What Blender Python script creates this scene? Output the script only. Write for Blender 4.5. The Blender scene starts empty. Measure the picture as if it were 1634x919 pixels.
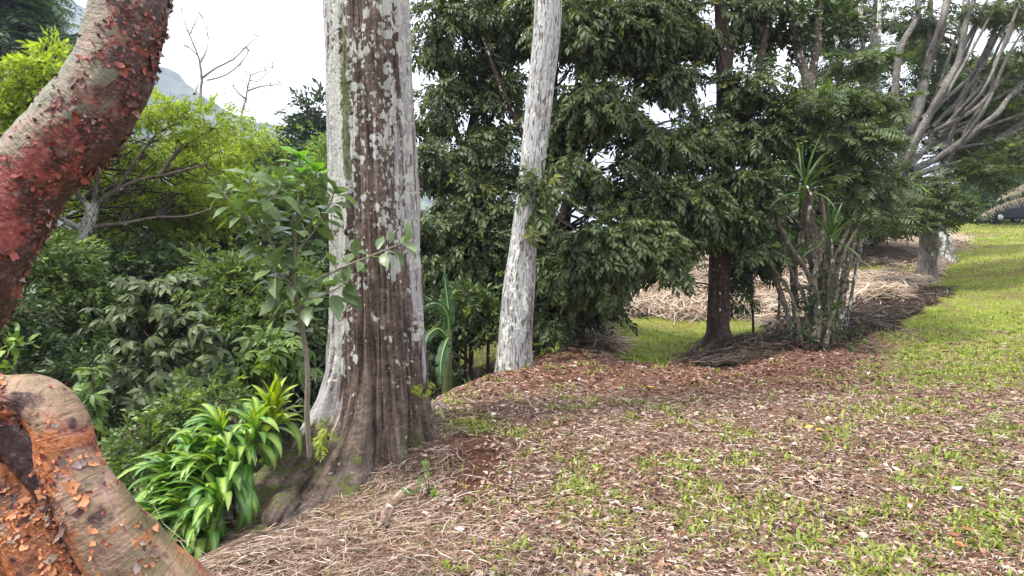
import bpy, math, random
import numpy as np
from mathutils import Vector, Matrix
R = math.radians
scene = bpy.context.scene
COL = scene.collection

# ---------------------------------------------------------------- camera
FPX = 970.0                      # focal length in photo pixels (photo 1634 x 919)
PITCH = math.atan(39.5 / FPX)
CAM = np.array([0.0, 0.0, 1.55])
cam_d = bpy.data.cameras.new("camera")
cam_d.sensor_width = 36.0
cam_d.lens = FPX / 1634.0 * 36.0
cam_d.clip_start = 0.05
cam_d.clip_end = 6000.0
cam = bpy.data.objects.new("camera", cam_d)
COL.objects.link(cam)
cam.location = CAM
cam.rotation_euler = (math.pi / 2 - PITCH, 0, 0)
scene.camera = cam

# ---------------------------------------------------------------- world and sun
SUN_EL, SUN_AZ = R(58), R(-118)          # azimuth from +Y, clockwise: the sun is on the left, a little behind the camera
world = bpy.data.worlds.new("World")
scene.world = world
world.use_nodes = True
nt = world.node_tree
nt.nodes.clear()
N, L = nt.nodes.new, nt.links.new
wout = N('ShaderNodeOutputWorld'); bg = N('ShaderNodeBackground')
sky = N('ShaderNodeTexSky'); sky.sky_type = 'NISHITA'; sky.sun_disc = False
sky.sun_elevation = SUN_EL; sky.sun_rotation = SUN_AZ % (2 * math.pi)
sky.air_density = 1.2; sky.dust_density = 2.5
tc = N('ShaderNodeTexCoord')
mp = N('ShaderNodeMapping'); mp.inputs['Scale'].default_value = (1.5, 1.5, 3.6); mp.inputs['Location'].default_value = (0.35, 0.1, 0.05)
cn = N('ShaderNodeTexNoise'); cn.inputs['Scale'].default_value = 1.7; cn.inputs['Detail'].default_value = 6; cn.inputs['Roughness'].default_value = 0.5
cr = N('ShaderNodeValToRGB')
cr.color_ramp.elements[0].position = 0.30; cr.color_ramp.elements[0].color = (0.60, 0.66, 0.82, 1)
cr.color_ramp.elements[1].position = 0.52; cr.color_ramp.elements[1].color = (1.0, 1.0, 1.0, 1)
scl = N('ShaderNodeVectorMath'); scl.operation = 'SCALE'; scl.inputs['Scale'].default_value = 10.5
mix = N('ShaderNodeMix'); mix.data_type = 'RGBA'; mix.inputs['Factor'].default_value = 0.88
bg.inputs['Strength'].default_value = 0.1
L(tc.outputs['Generated'], mp.inputs['Vector']); L(mp.outputs['Vector'], cn.inputs['Vector']); L(cn.outputs['Fac'], cr.inputs['Fac'])
L(cr.outputs['Color'], scl.inputs[0]); L(sky.outputs['Color'], mix.inputs['A']); L(scl.outputs['Vector'], mix.inputs['B'])
L(mix.outputs['Result'], bg.inputs['Color']); L(bg.outputs['Background'], wout.inputs['Surface'])

sun_d = bpy.data.lights.new("sun", 'SUN'); sun_d.energy = 2.4; sun_d.angle = R(8); sun_d.color = (1.0, 0.95, 0.87)
sun = bpy.data.objects.new("sun", sun_d); COL.objects.link(sun)
sdir = Vector((math.sin(SUN_AZ) * math.cos(SUN_EL), math.cos(SUN_AZ) * math.cos(SUN_EL), math.sin(SUN_EL)))
sun.rotation_euler = sdir.to_track_quat('Z', 'Y').to_euler()
sun.location = (0, 0, 30)

scene.view_settings.view_transform = 'Standard'
scene.view_settings.look = 'None'
scene.view_settings.exposure = 1.62
scene.view_settings.gamma = 1.0
scene.render.engine = 'CYCLES'
cy = scene.cycles
cy.max_bounces = 6; cy.diffuse_bounces = 3; cy.glossy_bounces = 2; cy.transmission_bounces = 3; cy.transparent_max_bounces = 4
cy.use_adaptive_sampling = True; cy.adaptive_threshold = 0.02
cy.use_denoising = True
try: cy.denoiser = 'OPENIMAGEDENOISE'
except Exception: pass

# ---------------------------------------------------------------- maths helpers
FWD = np.array([0, math.cos(PITCH), -math.sin(PITCH)])
UPV = np.array([0, math.sin(PITCH), math.cos(PITCH)])
RGT = np.array([1.0, 0, 0])
def P(px, py, D):
    """world point of a photo pixel at forward distance D"""
    return CAM + D * (FWD + RGT * (px - 817) / FPX + UPV * (459.5 - py) / FPX)
def project(p):
    v = np.atleast_2d(p) - CAM
    d = v @ FWD
    dd = np.where(d > 0.1, d, 0.1)
    return np.stack([817 + FPX * (v @ RGT) / dd, 459.5 - FPX * (v @ UPV) / dd, d], 1)
def _h(ix, iy, iz, s):
    n = (ix * 374761393 + iy * 668265263 + iz * 2147483647 + s * 1274126177) & 0xFFFFFFFF
    n = ((n ^ (n >> 13)) * 1274126177) & 0xFFFFFFFF
    return ((n ^ (n >> 16)) & 0xFFFF) / 65535.0
def vnoise(p, s=0):
    p = np.asarray(p, float); i = np.floor(p).astype(np.int64); f = p - i; f = f * f * (3 - 2 * f)
    r = 0
    for dx in (0, 1):
        for dy in (0, 1):
            for dz in (0, 1):
                w = (f[:, 0] if dx else 1 - f[:, 0]) * (f[:, 1] if dy else 1 - f[:, 1]) * (f[:, 2] if dz else 1 - f[:, 2])
                r = r + w * _h(i[:, 0] + dx, i[:, 1] + dy, i[:, 2] + dz, s)
    return r
def fbm(p, s=0, o=4, g=0.5):
    a, t, r = 1.0, 0.0, 0
    p = np.asarray(p, float)
    for k in range(o):
        r = r + a * vnoise(p * (2 ** k) + 17.3 * k, s + k); t += a; a *= g
    return r / t
def sst(a, b, x):
    t = np.clip((x - a) / (b - a), 0, 1); return t * t * (3 - 2 * t)
def unit(v):
    v = np.asarray(v, float); return v / (np.linalg.norm(v, axis=-1, keepdims=True) + 1e-12)

# ---------------------------------------------------------------- ground height: thin plate through surveyed points
CT = [(330, 919, 3.05), (500, 919, 3.05), (817, 919, 3.02), (1200, 919, 3.0), (1634, 919, 3.0),
      (640, 728, 4.9), (817, 720, 5.0), (1300, 720, 5.0), (1634, 700, 5.35),
      (700, 655, 6.1), (745, 617, 7.4), (820, 592, 8.6), (870, 566, 10.2), (905, 552, 11.2),
      (960, 563, 10.3), (1050, 581, 9.4), (1110, 584, 9.3), (1200, 572, 9.9), (1147, 557, 11.2), (1245, 552, 11.2), (1290, 552, 11.1),
      (1000, 640, 6.7), (1300, 620, 7.5), (1634, 600, 8.4),
      (975, 566, 11.6), (1040, 572, 11.0), (1050, 540, 13.5), (1000, 515, 16), (1180, 527, 14.5), (1220, 516, 15.5),
      (1000, 503, 17), (1130, 500, 16.6), (1000, 428, 20.5), (1130, 428, 20), (1230, 436, 19.4), (1300, 447, 19), (1400, 456, 18.7),
      (930, 520, 13.5), (940, 500, 15.5),
      (1350, 508, 12.4), (1450, 476, 15.5), (1530, 457, 19), (1475, 442, 22), (1400, 432, 24), (1340, 432, 24), (1200, 424, 24),
      (1400, 396, 29), (1480, 386, 32), (1200, 396, 28), (1000, 410, 27), (1505, 412, 26),
      (1634, 560, 10.6), (1634, 505, 14), (1600, 452, 19), (1560, 420, 24), (1560, 382, 34), (1600, 360, 43), (1660, 352, 47), (1400, 560, 10.9), (1500, 530, 12.3),
      (755, 567, 20), (730, 575, 17), (790, 565, 21)]
cw = [P(*c) for c in CT]
cw += [np.array(v, float) for v in [
    (0, 0, 0), (1.5, 1.5, 0), (-1, 1, 0), (3, 0, 0), (-1.9, 1.6, -0.4), (-2.0, 3.4, -0.30), (-1.13, 4.3, -0.15), (-1.86, 4.5, -0.27), (-2.1, 4.0, -0.36),
    (-3.2, 3.2, -1.1), (-2.35, 4.4, -.55), (-2.8, 5.2, -1.05), (-1.9, 6.3, -0.55), (-5, 5, -2.1), (-1.9, 8.5, -1.3), (-1.2, 8.2, -0.5), (-1.1, 10, -0.9), (-1.5, 13, -1.5), (-0.3, 13, -0.6), (1.2, 13.5, -0.1),
    (-5, 12, -2.4), (-10, 12, -2.9), (-10, 6, -2.7), (-8, 22, -2.3), (-20, 25, -2.5), (-3, 30, -1.3), (3, 27, 0.8),
    (6, 5, 0.05), (12, 6, 0.4), (18, 14, 1.6), (10, 45, 3.0), (20, 60, 5.0), (40, 50, 6), (48, 62, 6.6), (25, 20, 2.4), (-4, 0, -1.5), (-6, -6, -1.5), (4, -8, 0.1),
    (-60, 90, -2), (0, 90, 2.5), (60, 95, 9), (60, 30, 5), (60, 0, 3), (-60, 30, -4), (-60, 0, -3), (0, -50, 0), (50, -50, 1), (-50, -50, -3)]]
cw = np.array(cw)
def _U(d2): return 0.5 * d2 * np.log(d2 + 1e-9)
n_ = len(cw)
A_ = np.zeros((n_ + 3, n_ + 3))
d2_ = ((cw[:, None, :2] - cw[None, :, :2]) ** 2).sum(-1)
A_[:n_, :n_] = _U(d2_) + np.eye(n_) * 0.02
A_[:n_, n_] = 1; A_[:n_, n_ + 1:] = cw[:, :2]; A_[n_:, :n_] = A_[:n_, n_:].T
W_ = np.linalg.solve(A_, np.concatenate([cw[:, 2], [0, 0, 0]]))
def gz(x, y):
    x = np.atleast_1d(np.asarray(x, float)); y = np.atleast_1d(np.asarray(y, float))
    r = np.hypot(x, y); k = np.where(r > 95, 95 / np.maximum(r, 1e-6), 1.0)
    X, Y = x * k, y * k
    d2 = (X[:, None] - cw[None, :, 0]) ** 2 + (Y[:, None] - cw[None, :, 1]) ** 2
    z = _U(d2) @ W_[:n_] + W_[n_] + W_[n_ + 1] * X + W_[n_ + 2] * Y
    q = np.stack([x, y, x * 0], 1)
    near = 1 / (1 + (r / 14) ** 2)
    z = z + (fbm(q * 0.9, 3, 3) - 0.5) * (0.05 + 0.12 * (1 - near)) + (fbm(q * 5.0, 9, 3) - 0.5) * 0.035
    # heap of raked litter round the vine clump and dark tree
    z = z + 0.20 * np.exp(-(((x - 4.35) / 0.8) ** 2 + ((y - 10.9) / 0.55) ** 2))
    return z
def gz1(x, y): return float(gz([x], [y])[0])
def G(px, py, dmin=1.5, dmax=70):
    """the ground point seen at a photo pixel"""
    D = np.concatenate([np.arange(dmin, 16, 0.03), np.arange(16, dmax, 0.15)])
    pts = CAM + D[:, None] * (FWD + RGT * (px - 817) / FPX + UPV * (459.5 - py) / FPX)
    below = pts[:, 2] < gz(pts[:, 0], pts[:, 1])
    i = int(np.argmax(below)) if below.any() else len(D) - 1
    return pts[i]

# ---------------------------------------------------------------- mesh building
class MB:
    """collects vertices, quads/tris and point attributes; build() links ONE mesh object"""
    def __init__(s): s.v = []; s.f3 = []; s.f4 = []; s.n = 0; s.at = {}
    def add(s, v, f, **at):
        v = np.asarray(v, float).reshape(-1, 3); f = np.asarray(f, np.int64)
        if f.shape[1] == 3: s.f3.append(f + s.n)
        else: s.f4.append(f + s.n)
        s.v.append(v)
        for k, a in at.items(): s.at.setdefault(k, []).append((s.n, np.asarray(a, float).reshape(-1, 3)))
        s.n += len(v)
    def mesh(s, name, smooth=True):
        me = bpy.data.meshes.new(name)
        V = np.concatenate(s.v) if s.v else np.zeros((0, 3))
        f3 = np.concatenate(s.f3) if s.f3 else np.zeros((0, 3), np.int64)
        f4 = np.concatenate(s.f4) if s.f4 else np.zeros((0, 4), np.int64)
        me.vertices.add(len(V)); me.vertices.foreach_set('co', V.astype(np.float32).ravel())
        loops = np.concatenate([f3.ravel(), f4.ravel()])
        me.loops.add(len(loops)); me.loops.foreach_set('vertex_index', loops.astype(np.int32))
        nf = len(f3) + len(f4); me.polygons.add(nf)
        st = np.concatenate([np.arange(len(f3)) * 3, len(f3) * 3 + np.arange(len(f4)) * 4])
        me.polygons.foreach_set('loop_start', st.astype(np.int32))
        if smooth: me.polygons.foreach_set('use_smooth', np.ones(nf, bool))
        me.update(calc_edges=True)
        for k, parts in s.at.items():
            arr = np.zeros((len(V), 3))
            for n0, a in parts: arr[n0:n0 + len(a)] = a
            at = me.attributes.new(k, 'FLOAT_VECTOR', 'POINT'); at.data.foreach_set('vector', arr.astype(np.float32).ravel())
        return me
    def build(s, name, mat, parent=None, smooth=True, kind=None):
        me = s.mesh(name, smooth); me.materials.append(mat)
        return link(name, me, parent, kind)
def link(name, data, parent=None, kind=None):
    o = bpy.data.objects.new(name, data); COL.objects.link(o)
    if parent is not None: o.parent = parent
    if kind: o['kind'] = kind
    return o
def thing(name, label, cat, loc=None, group=None):
    o = bpy.data.objects.new(name, None); COL.objects.link(o); o.empty_display_size = 0.2
    o['label'] = label; o['category'] = cat
    if group: o['group'] = group
    if loc is not None: o['_base'] = [float(v) for v in loc]
    return o
def settle():
    """move every Empty to its thing's base without moving its parts"""
    for o in list(scene.objects):
        if o.type == 'EMPTY' and '_base' in o:
            b = Vector(o['_base'])
            o.location = b
            for c in o.children: c.matrix_parent_inverse = Matrix.Translation(-b)
            del o['_base']
def tag(o, label, cat, group=None):
    o['label'] = label; o['category'] = cat
    if group: o['group'] = group
    return o

def smooth_path(pts, rad, step):
    pts = np.asarray(pts, float); rad = np.asarray(rad, float)
    Pm = np.vstack([2 * pts[0] - pts[1], pts, 2 * pts[-1] - pts[-2]])
    out, ro = [], []
    for i in range(len(pts) - 1):
        a, b, c, d = Pm[i], Pm[i + 1], Pm[i + 2], Pm[i + 3]
        k = max(1, int(np.linalg.norm(c - b) / step))
        for t in np.arange(k) / k:
            out.append(0.5 * ((2 * b) + (-a + c) * t + (2 * a - 5 * b + 4 * c - d) * t * t + (-a + 3 * b - 3 * c + d) * t ** 3))
            u = t * t * (3 - 2 * t); ro.append(rad[i] * (1 - u) + rad[i + 1] * u)
    out.append(pts[-1]); ro.append(rad[-1])
    return np.array(out), np.array(ro)
def tube(mb, pts, rad, seg=8, step=None, ref=None, rfun=None, msk=(0, 0, 0), mfun=None, s0=0.0, cap=True):
    """tube along a path; ref = axis kept as frame reference; rfun(theta, s, pos) multiplies the radius; mfun gives bark masks"""
    if step: pts, rad = smooth_path(pts, rad, step)
    pts = np.asarray(pts, float); rad = np.asarray(rad, float)
    n = len(pts)
    T = unit(np.gradient(pts, axis=0))
    if ref is not None:
        n2 = unit(np.asarray(ref, float) - (T @ np.asarray(ref, float))[:, None] * T)
    else:
        n2 = np.zeros_like(T); v = np.array([0, 1, 0.0]) if abs(T[0, 1]) < 0.9 else np.array([1.0, 0, 0])
        for i in range(n):
            v = v - (v @ T[i]) * T[i]; v = v / (np.linalg.norm(v) + 1e-9); n2[i] = v
    n1 = np.cross(n2, T)
    th = np.arange(seg) / seg * 2 * math.pi
    s = s0 + np.concatenate([[0], np.cumsum(np.linalg.norm(np.diff(pts, axis=0), axis=1))])
    TH, S = np.meshgrid(th, s); RR = np.repeat(rad[:, None], seg, 1)
    dirs = np.cos(TH)[..., None] * n1[:, None, :] + np.sin(TH)[..., None] * n2[:, None, :]
    pos0 = pts[:, None, :] + dirs * RR[..., None]
    if rfun is not None:
        RR = RR * rfun(TH.ravel(), S.ravel(), pos0.reshape(-1, 3)).reshape(RR.shape)
    V = (pts[:, None, :] + dirs * RR[..., None]).reshape(-1, 3)
    bk = np.stack([np.cos(TH) * rad[:, None], np.sin(TH) * rad[:, None], S], -1).reshape(-1, 3)
    if mfun is not None: M = mfun(TH.ravel(), S.ravel(), V, dirs.reshape(-1, 3))
    else: M = np.tile(np.array(msk, float), (len(V), 1))
    i = np.arange(n - 1)[:, None] * seg; j = np.arange(seg)[None, :]; j2 = (j + 1) % seg
    F = np.stack([i + j, i + j2, i + seg + j2, i + seg + j], -1).reshape(-1, 4)
    if cap:
        V = np.vstack([V, pts[-1] + T[-1] * rad[-1] * 0.5]); bk = np.vstack([bk, [0, 0, s[-1]]]); M = np.vstack([M, M[-1]])
        c = len(V) - 1; b = (n - 1) * seg
        f3 = np.stack([b + np.arange(seg), b + (np.arange(seg) + 1) % seg, np.full(seg, c)], -1)
        mb.add(V, F, bk=bk, msk=M); mb.f3.append(f3 + mb.n - len(V))
    else: mb.add(V, F, bk=bk, msk=M)
    return V, dirs.reshape(-1, 3)

# ---------------------------------------------------------------- materials
def newmat(name):
    m = bpy.data.materials.new(name); m.use_nodes = True; t = m.node_tree; t.nodes.clear()
    out = t.nodes.new('ShaderNodeOutputMaterial')
    return m, t, out
def ramp(t, fac, stops, interp='LINEAR'):
    r = t.nodes.new('ShaderNodeValToRGB'); r.color_ramp.interpolation = interp
    e = r.color_ramp.elements
    while len(e) < len(stops): e.new(0.5)
    for i, (p, c) in enumerate(stops):
        e[i].position = p; e[i].color = (*c, 1) if len(c) == 3 else c
    t.links.new(fac, r.inputs['Fac']); return r.outputs['Color']
def mixc(t, f, a, b, mode='MIX'):
    m = t.nodes.new('ShaderNodeMix'); m.data_type = 'RGBA'; m.blend_type = mode; m.clamp_factor = True
    for sk, v in (('Factor', f), ('A', a), ('B', b)):
        if hasattr(v, 'is_linked') or hasattr(v, 'links'): t.links.new(v, m.inputs[sk])
        else: m.inputs[sk].default_value = v if sk == 'Factor' else (*v, 1)
    return m.outputs['Result']
def mathn(t, op, a, b=None, c=None, clamp=False):
    m = t.nodes.new('ShaderNodeMath'); m.operation = op; m.use_clamp = clamp
    for i, v in enumerate((a, b, c)):
        if v is None: continue
        if hasattr(v, 'links'): t.links.new(v, m.inputs[i])
        else: m.inputs[i].default_value = v
    return m.outputs[0]
def noise(t, vec, scale, detail=4, rough=0.55, dist=0.0):
    n = t.nodes.new('ShaderNodeTexNoise'); n.inputs['Scale'].default_value = scale; n.inputs['Detail'].default_value = detail
    n.inputs['Roughness'].default_value = rough; n.inputs['Distortion'].default_value = dist
    if vec is not None: t.links.new(vec, n.inputs['Vector'])
    return n.outputs['Fac']
def mapping(t, vec, sc=(1, 1, 1), loc=(0, 0, 0)):
    m = t.nodes.new('ShaderNodeMapping'); m.inputs['Scale'].default_value = sc; m.inputs['Location'].default_value = loc
    t.links.new(vec, m.inputs['Vector']); return m.outputs['Vector']
def attr(t, name):
    a = t.nodes.new('ShaderNodeAttribute'); a.attribute_name = name; return a
def sep(t, v):
    s = t.nodes.new('ShaderNodeSeparateXYZ'); t.links.new(v, s.inputs[0]); return s.outputs
def bump(t, h, strength, dist):
    b = t.nodes.new('ShaderNodeBump'); b.inputs['Strength'].default_value = strength; b.inputs['Distance'].default_value = dist
    t.links.new(h, b.inputs['Height']); return b.outputs['Normal']

def leaf_mat(name, dark, light, young=None, rough=0.42, trans=0.30, spec=0.5):
    """leaf colour varies by plant part: tint.x per spray, tint.y per leaf, tint.z = young/yellow leaves"""
    m, t, out = newmat(name)
    a = sep(t, attr(t, 'tint').outputs['Vector'])
    f = mathn(t, 'MULTIPLY_ADD', a[0], 0.6, mathn(t, 'MULTIPLY', a[1], 0.4))
    c = mixc(t, f, dark, light)
    if young is not None: c = mixc(t, a[2], c, young)
    g = t.nodes.new('ShaderNodeTexCoord')
    nz = noise(t, g.outputs['Object'], 9.0, 2)
    c = mixc(t, 1.0, c, ramp(t, nz, [(0.3, (0.75, 0.75, 0.75)), (0.7, (1.2, 1.2, 1.2))]), 'MULTIPLY')
    b = t.nodes.new('ShaderNodeBsdfPrincipled'); t.links.new(c, b.inputs['Base Color'])
    b.inputs['Roughness'].default_value = rough; b.inputs['Specular IOR Level'].default_value = spec
    tr = t.nodes.new('ShaderNodeBsdfTranslucent')
    t.links.new(mixc(t, 1.0, c, (1.35, 1.5, 0.65), 'MULTIPLY'), tr.inputs['Color'])
    mx = t.nodes.new('ShaderNodeMixShader'); mx.inputs['Fac'].default_value = trans
    t.links.new(b.outputs[0], mx.inputs[1]); t.links.new(tr.outputs[0], mx.inputs[2]); t.links.new(mx.outputs[0], out.inputs['Surface'])
    return m

def bark_mat(name, dark, light, wash=(0.50, 0.49, 0.48), spot=(0.62, 0.63, 0.56), moss=(0.09, 0.11, 0.025), fib=(26, 26, 1.6), spotscale=13.0, bumpd=0.012, cracks=False):
    """msk.x = amount of pale crust, msk.y = amount of round lichen patches, msk.z = moss"""
    m, t, out = newmat(name)
    bk = attr(t, 'bk').outputs['Vector']; k = sep(t, attr(t, 'msk').outputs['Vector'])
    fv = mapping(t, bk, fib)
    f1 = noise(t, fv, 1.0, 7, 0.6, 0.6)
    f2 = noise(t, mapping(t, bk, (fib[0] * 2.6, fib[1] * 2.6, fib[2] * 5)), 1.0, 5, 0.65)
    base = ramp(t, f1, [(0.30, dark), (0.50, tuple((np.array(dark) + np.array(light)) / 2)), (0.68, light)])
    big = noise(t, mapping(t, bk, (3, 3, 1.2)), 1.0, 4)
    base = mixc(t, 1.0, base, ramp(t, big, [(0.3, (0.7, 0.66, 0.64)), (0.7, (1.25, 1.22, 1.2))]), 'MULTIPLY')
    # pale crust: broken up along the fibres
    w = mathn(t, 'ADD', mathn(t, 'MULTIPLY', f1, 0.55), mathn(t, 'MULTIPLY', f2, 0.45))
    w = mathn(t, 'MULTIPLY_ADD', w, 1.9, -.45)
    w = mathn(t, 'ADD', w, mathn(t, 'SUBTRACT', mathn(t, 'MULTIPLY', k[0], 0.62), 0.31))
    ob = noise(t, t.nodes.new('ShaderNodeTexCoord').outputs['Object'], 38, 6, .65); ob2 = noise(t, mapping(t, bk, (9, 9, 14)), 1.0, 5, .6)
    base = mixc(t, 1.0, base, ramp(t, ob, [(.34, (.50, .48, .46)), (.52, (1, 1, 1)), (.70, (1.45, 1.4, 1.35))]), 'MULTIPLY')
    base = mixc(t, ramp(t, ob2, [(.52, (0, 0, 0)), (.68, (.55, .55, .55))]), base, tuple(np.array(light) * 1.35))
    wm = ramp(t, w, [(0.48, (0, 0, 0)), (0.62, (1, 1, 1))])
    wn = noise(t, mapping(t, bk, (12, 12, 7)), 1.0, 4)
    wcol = mixc(t, 1.0, mixc(t, wn, tuple(np.array(wash) * 0.72), tuple(np.array(wash) * 1.12)), ramp(t, f1, [(.36, (.50, .45, .44)), (.50, (1, 1, 1))]), 'MULTIPLY')
    col = mixc(t, wm, base, wcol)
    # round lichen patches
    dv = t.nodes.new('ShaderNodeTexNoise'); dv.inputs['Scale'].default_value = 9; t.links.new(bk, dv.inputs['Vector'])
    ad = t.nodes.new('ShaderNodeVectorMath'); ad.operation = 'MULTIPLY_ADD'; ad.inputs[1].default_value = (0.09, 0.09, 0.12)
    t.links.new(dv.outputs['Color'], ad.inputs[0]); t.links.new(bk, ad.inputs[2])
    cln = noise(t, mapping(t, bk, (5, 5, 3), (2, 5, 9)), 1.0, 5, .65); sm = None
    for sc, th in ((spotscale, 0.30), (spotscale * 2.3, 0.30)):
        vo = t.nodes.new('ShaderNodeTexVoronoi'); vo.inputs['Scale'].default_value = sc
        t.links.new(mapping(t, ad.outputs[0], (1, 1, 0.62)), vo.inputs['Vector'])
        vr = sep(t, vo.outputs['Color'])
        rr = mathn(t, 'MULTIPLY', mathn(t, 'SUBTRACT', mathn(t, 'ADD', mathn(t, 'ADD', vr[0], k[1]), mathn(t, 'MULTIPLY_ADD', cln, 1.6, -.8)), 0.88), 1.4)
        e = mathn(t, 'SUBTRACT', rr, vo.outputs['Distance'])
        e = ramp(t, mathn(t, 'ADD', e, mathn(t, 'MULTIPLY_ADD', f2, .5, -.25)), [(0.0, (0, 0, 0)), (0.10, (1, 1, 1))])
        sm = e if sm is None else mathn(t, 'MAXIMUM', sm, e)
    sn = noise(t, bk, 60, 3)
    col = mixc(t, sm, col, mixc(t, sn, tuple(np.array(spot) * 0.75), tuple(np.array(spot) * 1.15)))
    mn = noise(t, bk, 16, 5, 0.65)
    mm = ramp(t, mathn(t, 'ADD', mn, mathn(t, 'SUBTRACT', mathn(t, 'MULTIPLY', k[2], 0.7), 0.35)), [(0.50, (0, 0, 0)), (0.62, (1, 1, 1))])
    mm = mathn(t, 'MULTIPLY', mm, 0.85)
    col = mixc(t, mm, col, mixc(t, f2, tuple(np.array(moss) * 0.6), tuple(np.array(moss) * 1.7)))
    if cracks:
        cv = noise(t, mapping(t, bk, (34, 34, 9)), 1.0, 3, 0.5, 0.3)
        ck = ramp(t, cv, [(0.36, (0.30, 0.27, 0.26)), (0.46, (1, 1, 1))])
        col = mixc(t, 1.0, col, ck, 'MULTIPLY')
    b = t.nodes.new('ShaderNodeBsdfPrincipled'); t.links.new(col, b.inputs['Base Color']); b.inputs['Roughness'].default_value = 0.88
    b.inputs['Specular IOR Level'].default_value = 0.25
    h = mathn(t, 'ADD', mathn(t, 'MULTIPLY', f1, 1.0), mathn(t, 'MULTIPLY', f2, 0.5))
    h = mathn(t, 'ADD', h, mathn(t, 'MULTIPLY', sm, 0.12)); h = mathn(t, 'ADD', h, mathn(t, 'MULTIPLY', ob, 0.7))
    t.links.new(bump(t, h, 0.9, bumpd), b.inputs['Normal'])
    t.links.new(b.outputs[0], out.inputs['Surface'])
    return m

def plain_mat(name, c, rough=0.8, var=0.35, scale=20, spec=0.3, metal=0.0, bumpd=0.0):
    m, t, out = newmat(name)
    g = t.nodes.new('ShaderNodeTexCoord'); nz = noise(t, g.outputs['Object'], scale, 5)
    col = mixc(t, nz, tuple(np.array(c) * (1 - var)), tuple(np.array(c) * (1 + var)))
    b = t.nodes.new('ShaderNodeBsdfPrincipled'); t.links.new(col, b.inputs['Base Color'])
    b.inputs['Roughness'].default_value = rough; b.inputs['Specular IOR Level'].default_value = spec; b.inputs['Metallic'].default_value = metal
    if bumpd: t.links.new(bump(t, nz, 0.6, bumpd), b.inputs['Normal'])
    t.links.new(b.outputs[0], out.inputs['Surface']); return m

# ---------------------------------------------------------------- leaves: templates and scatter
def leaf_tpl(w=0.38, droop=0.25, fold=0.12, lod=0):
    """one leaf along +Y, length 1; lod 0 = 2 triangles, 1 = 6 triangles"""
    if lod == 0:
        v = [(0, 0, 0), (-w / 2, 0.48, fold * 0.5), (w / 2, 0.48, fold * 0.5), (0, 1, -droop)]
        f = [(0, 3, 1), (0, 2, 3)]
    else:
        v = [(0, 0, 0), (-w * .40, .28, fold * .5), (w * .40, .28, fold * .5), (0, .33, 0), (-w * .48, .60, fold * .4 - droop * .3), (w * .48, .60, fold * .4 - droop * .3), (0, .66, -droop * .35), (0, 1, -droop)]
        f = [(0, 3, 1), (0, 2, 3), (1, 3, 6), (1, 6, 4), (3, 2, 5), (3, 5, 6), (4, 6, 7), (6, 5, 7)]
    return np.array(v, float), np.array(f)
def rotm(ax, a):
    return np.array(Matrix.Rotation(a, 3, Vector(ax)))
def spray(kind, rng, lod=0, w=None):
    """small bunch of leaves; returns verts, tris, per-leaf index"""
    V, F, I = [], [], []; n = 0
    def put(M, s, o, wv, dr=0.25, fo=0.12):
        nonlocal n
        lv, lf = leaf_tpl(wv, dr, fo, lod)
        V.append((lv * s) @ M.T + np.array(o)); F.append(lf + n); I.append(np.full(len(lv), rng.random())); n += len(lv)
    if kind == 'pinnate':           # hanging compound leaf
        k = 4
        for i in range(k):
            y = 0.15 + 0.21 * i; z = -0.35 * y * y
            for sgn in (-1, 1):
                M = rotm((0, 0, 1), -sgn * R(58 - 5 * i + rng.uniform(-8, 8))) @ rotm((1, 0, 0), -R(rng.uniform(5, 45)))
                put(M, rng.uniform(0.36, 0.54), (0, y, z), w or 0.46)
        put(rotm((1, 0, 0), -R(30)), 0.5, (0, 0.9, -0.3), w or 0.46)
    elif kind == 'palmate':
        k = rng.integers(6, 9)
        for i in range(k):
            a = 2 * math.pi * i / k + rng.uniform(-.2, .2)
            M = rotm((0, 0, 1), a) @ rotm((1, 0, 0), -R(rng.uniform(8, 35)))
            put(M, rng.uniform(0.7, 1.0), (0, 0, 0), w or 0.30)
    elif kind == 'twig':
        k = 7
        for i in range(k):
            a = i * 2.4 + rng.uniform(-.4, .4); y = 0.12 + 0.13 * i
            M = rotm((0, 1, 0), a) @ rotm((1, 0, 0), R(rng.uniform(20, 60))) @ rotm((0, 1, 0), rng.uniform(-1, 1))
            put(M, rng.uniform(0.32, 0.5), (0, y, -0.15 * y * y), w or 0.45)
    elif kind == 'fine':            # flat feathery spray
        k = 7
        for i in range(k):
            y = 0.08 + 0.135 * i; l = 0.5 * math.sin(math.pi * (0.22 + 0.68 * i / k))
            for sgn in (-1, 1):
                M = rotm((0, 0, 1), -sgn * R(66 + rng.uniform(-8, 8))) @ rotm((1, 0, 0), -R(rng.uniform(0, 22)))
                put(M, l, (0, y, -0.2 * y * y), w or 0.26, 0.15, 0.05)
        put(np.eye(3), 0.25, (0, 1.0, -0.2), 0.3)
    elif kind == 'strap':
        k = 12
        for i in range(k):
            a = 2 * math.pi * i / k + rng.uniform(-.2, .2)
            M = rotm((0, 0, 1), a) @ rotm((1, 0, 0), R(rng.uniform(-30, 65)))
            put(M, rng.uniform(0.75, 1.0), (0, 0, 0), w or 0.10, 0.15)
    return np.concatenate(V), np.concatenate(F), np.concatenate(I)
def frames(d, up):
    """matrices with Y along d and Z near up"""
    y = unit(d); x = unit(np.cross(y, up)); z = np.cross(x, y)
    return np.stack([x, y, z], -1)
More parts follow.
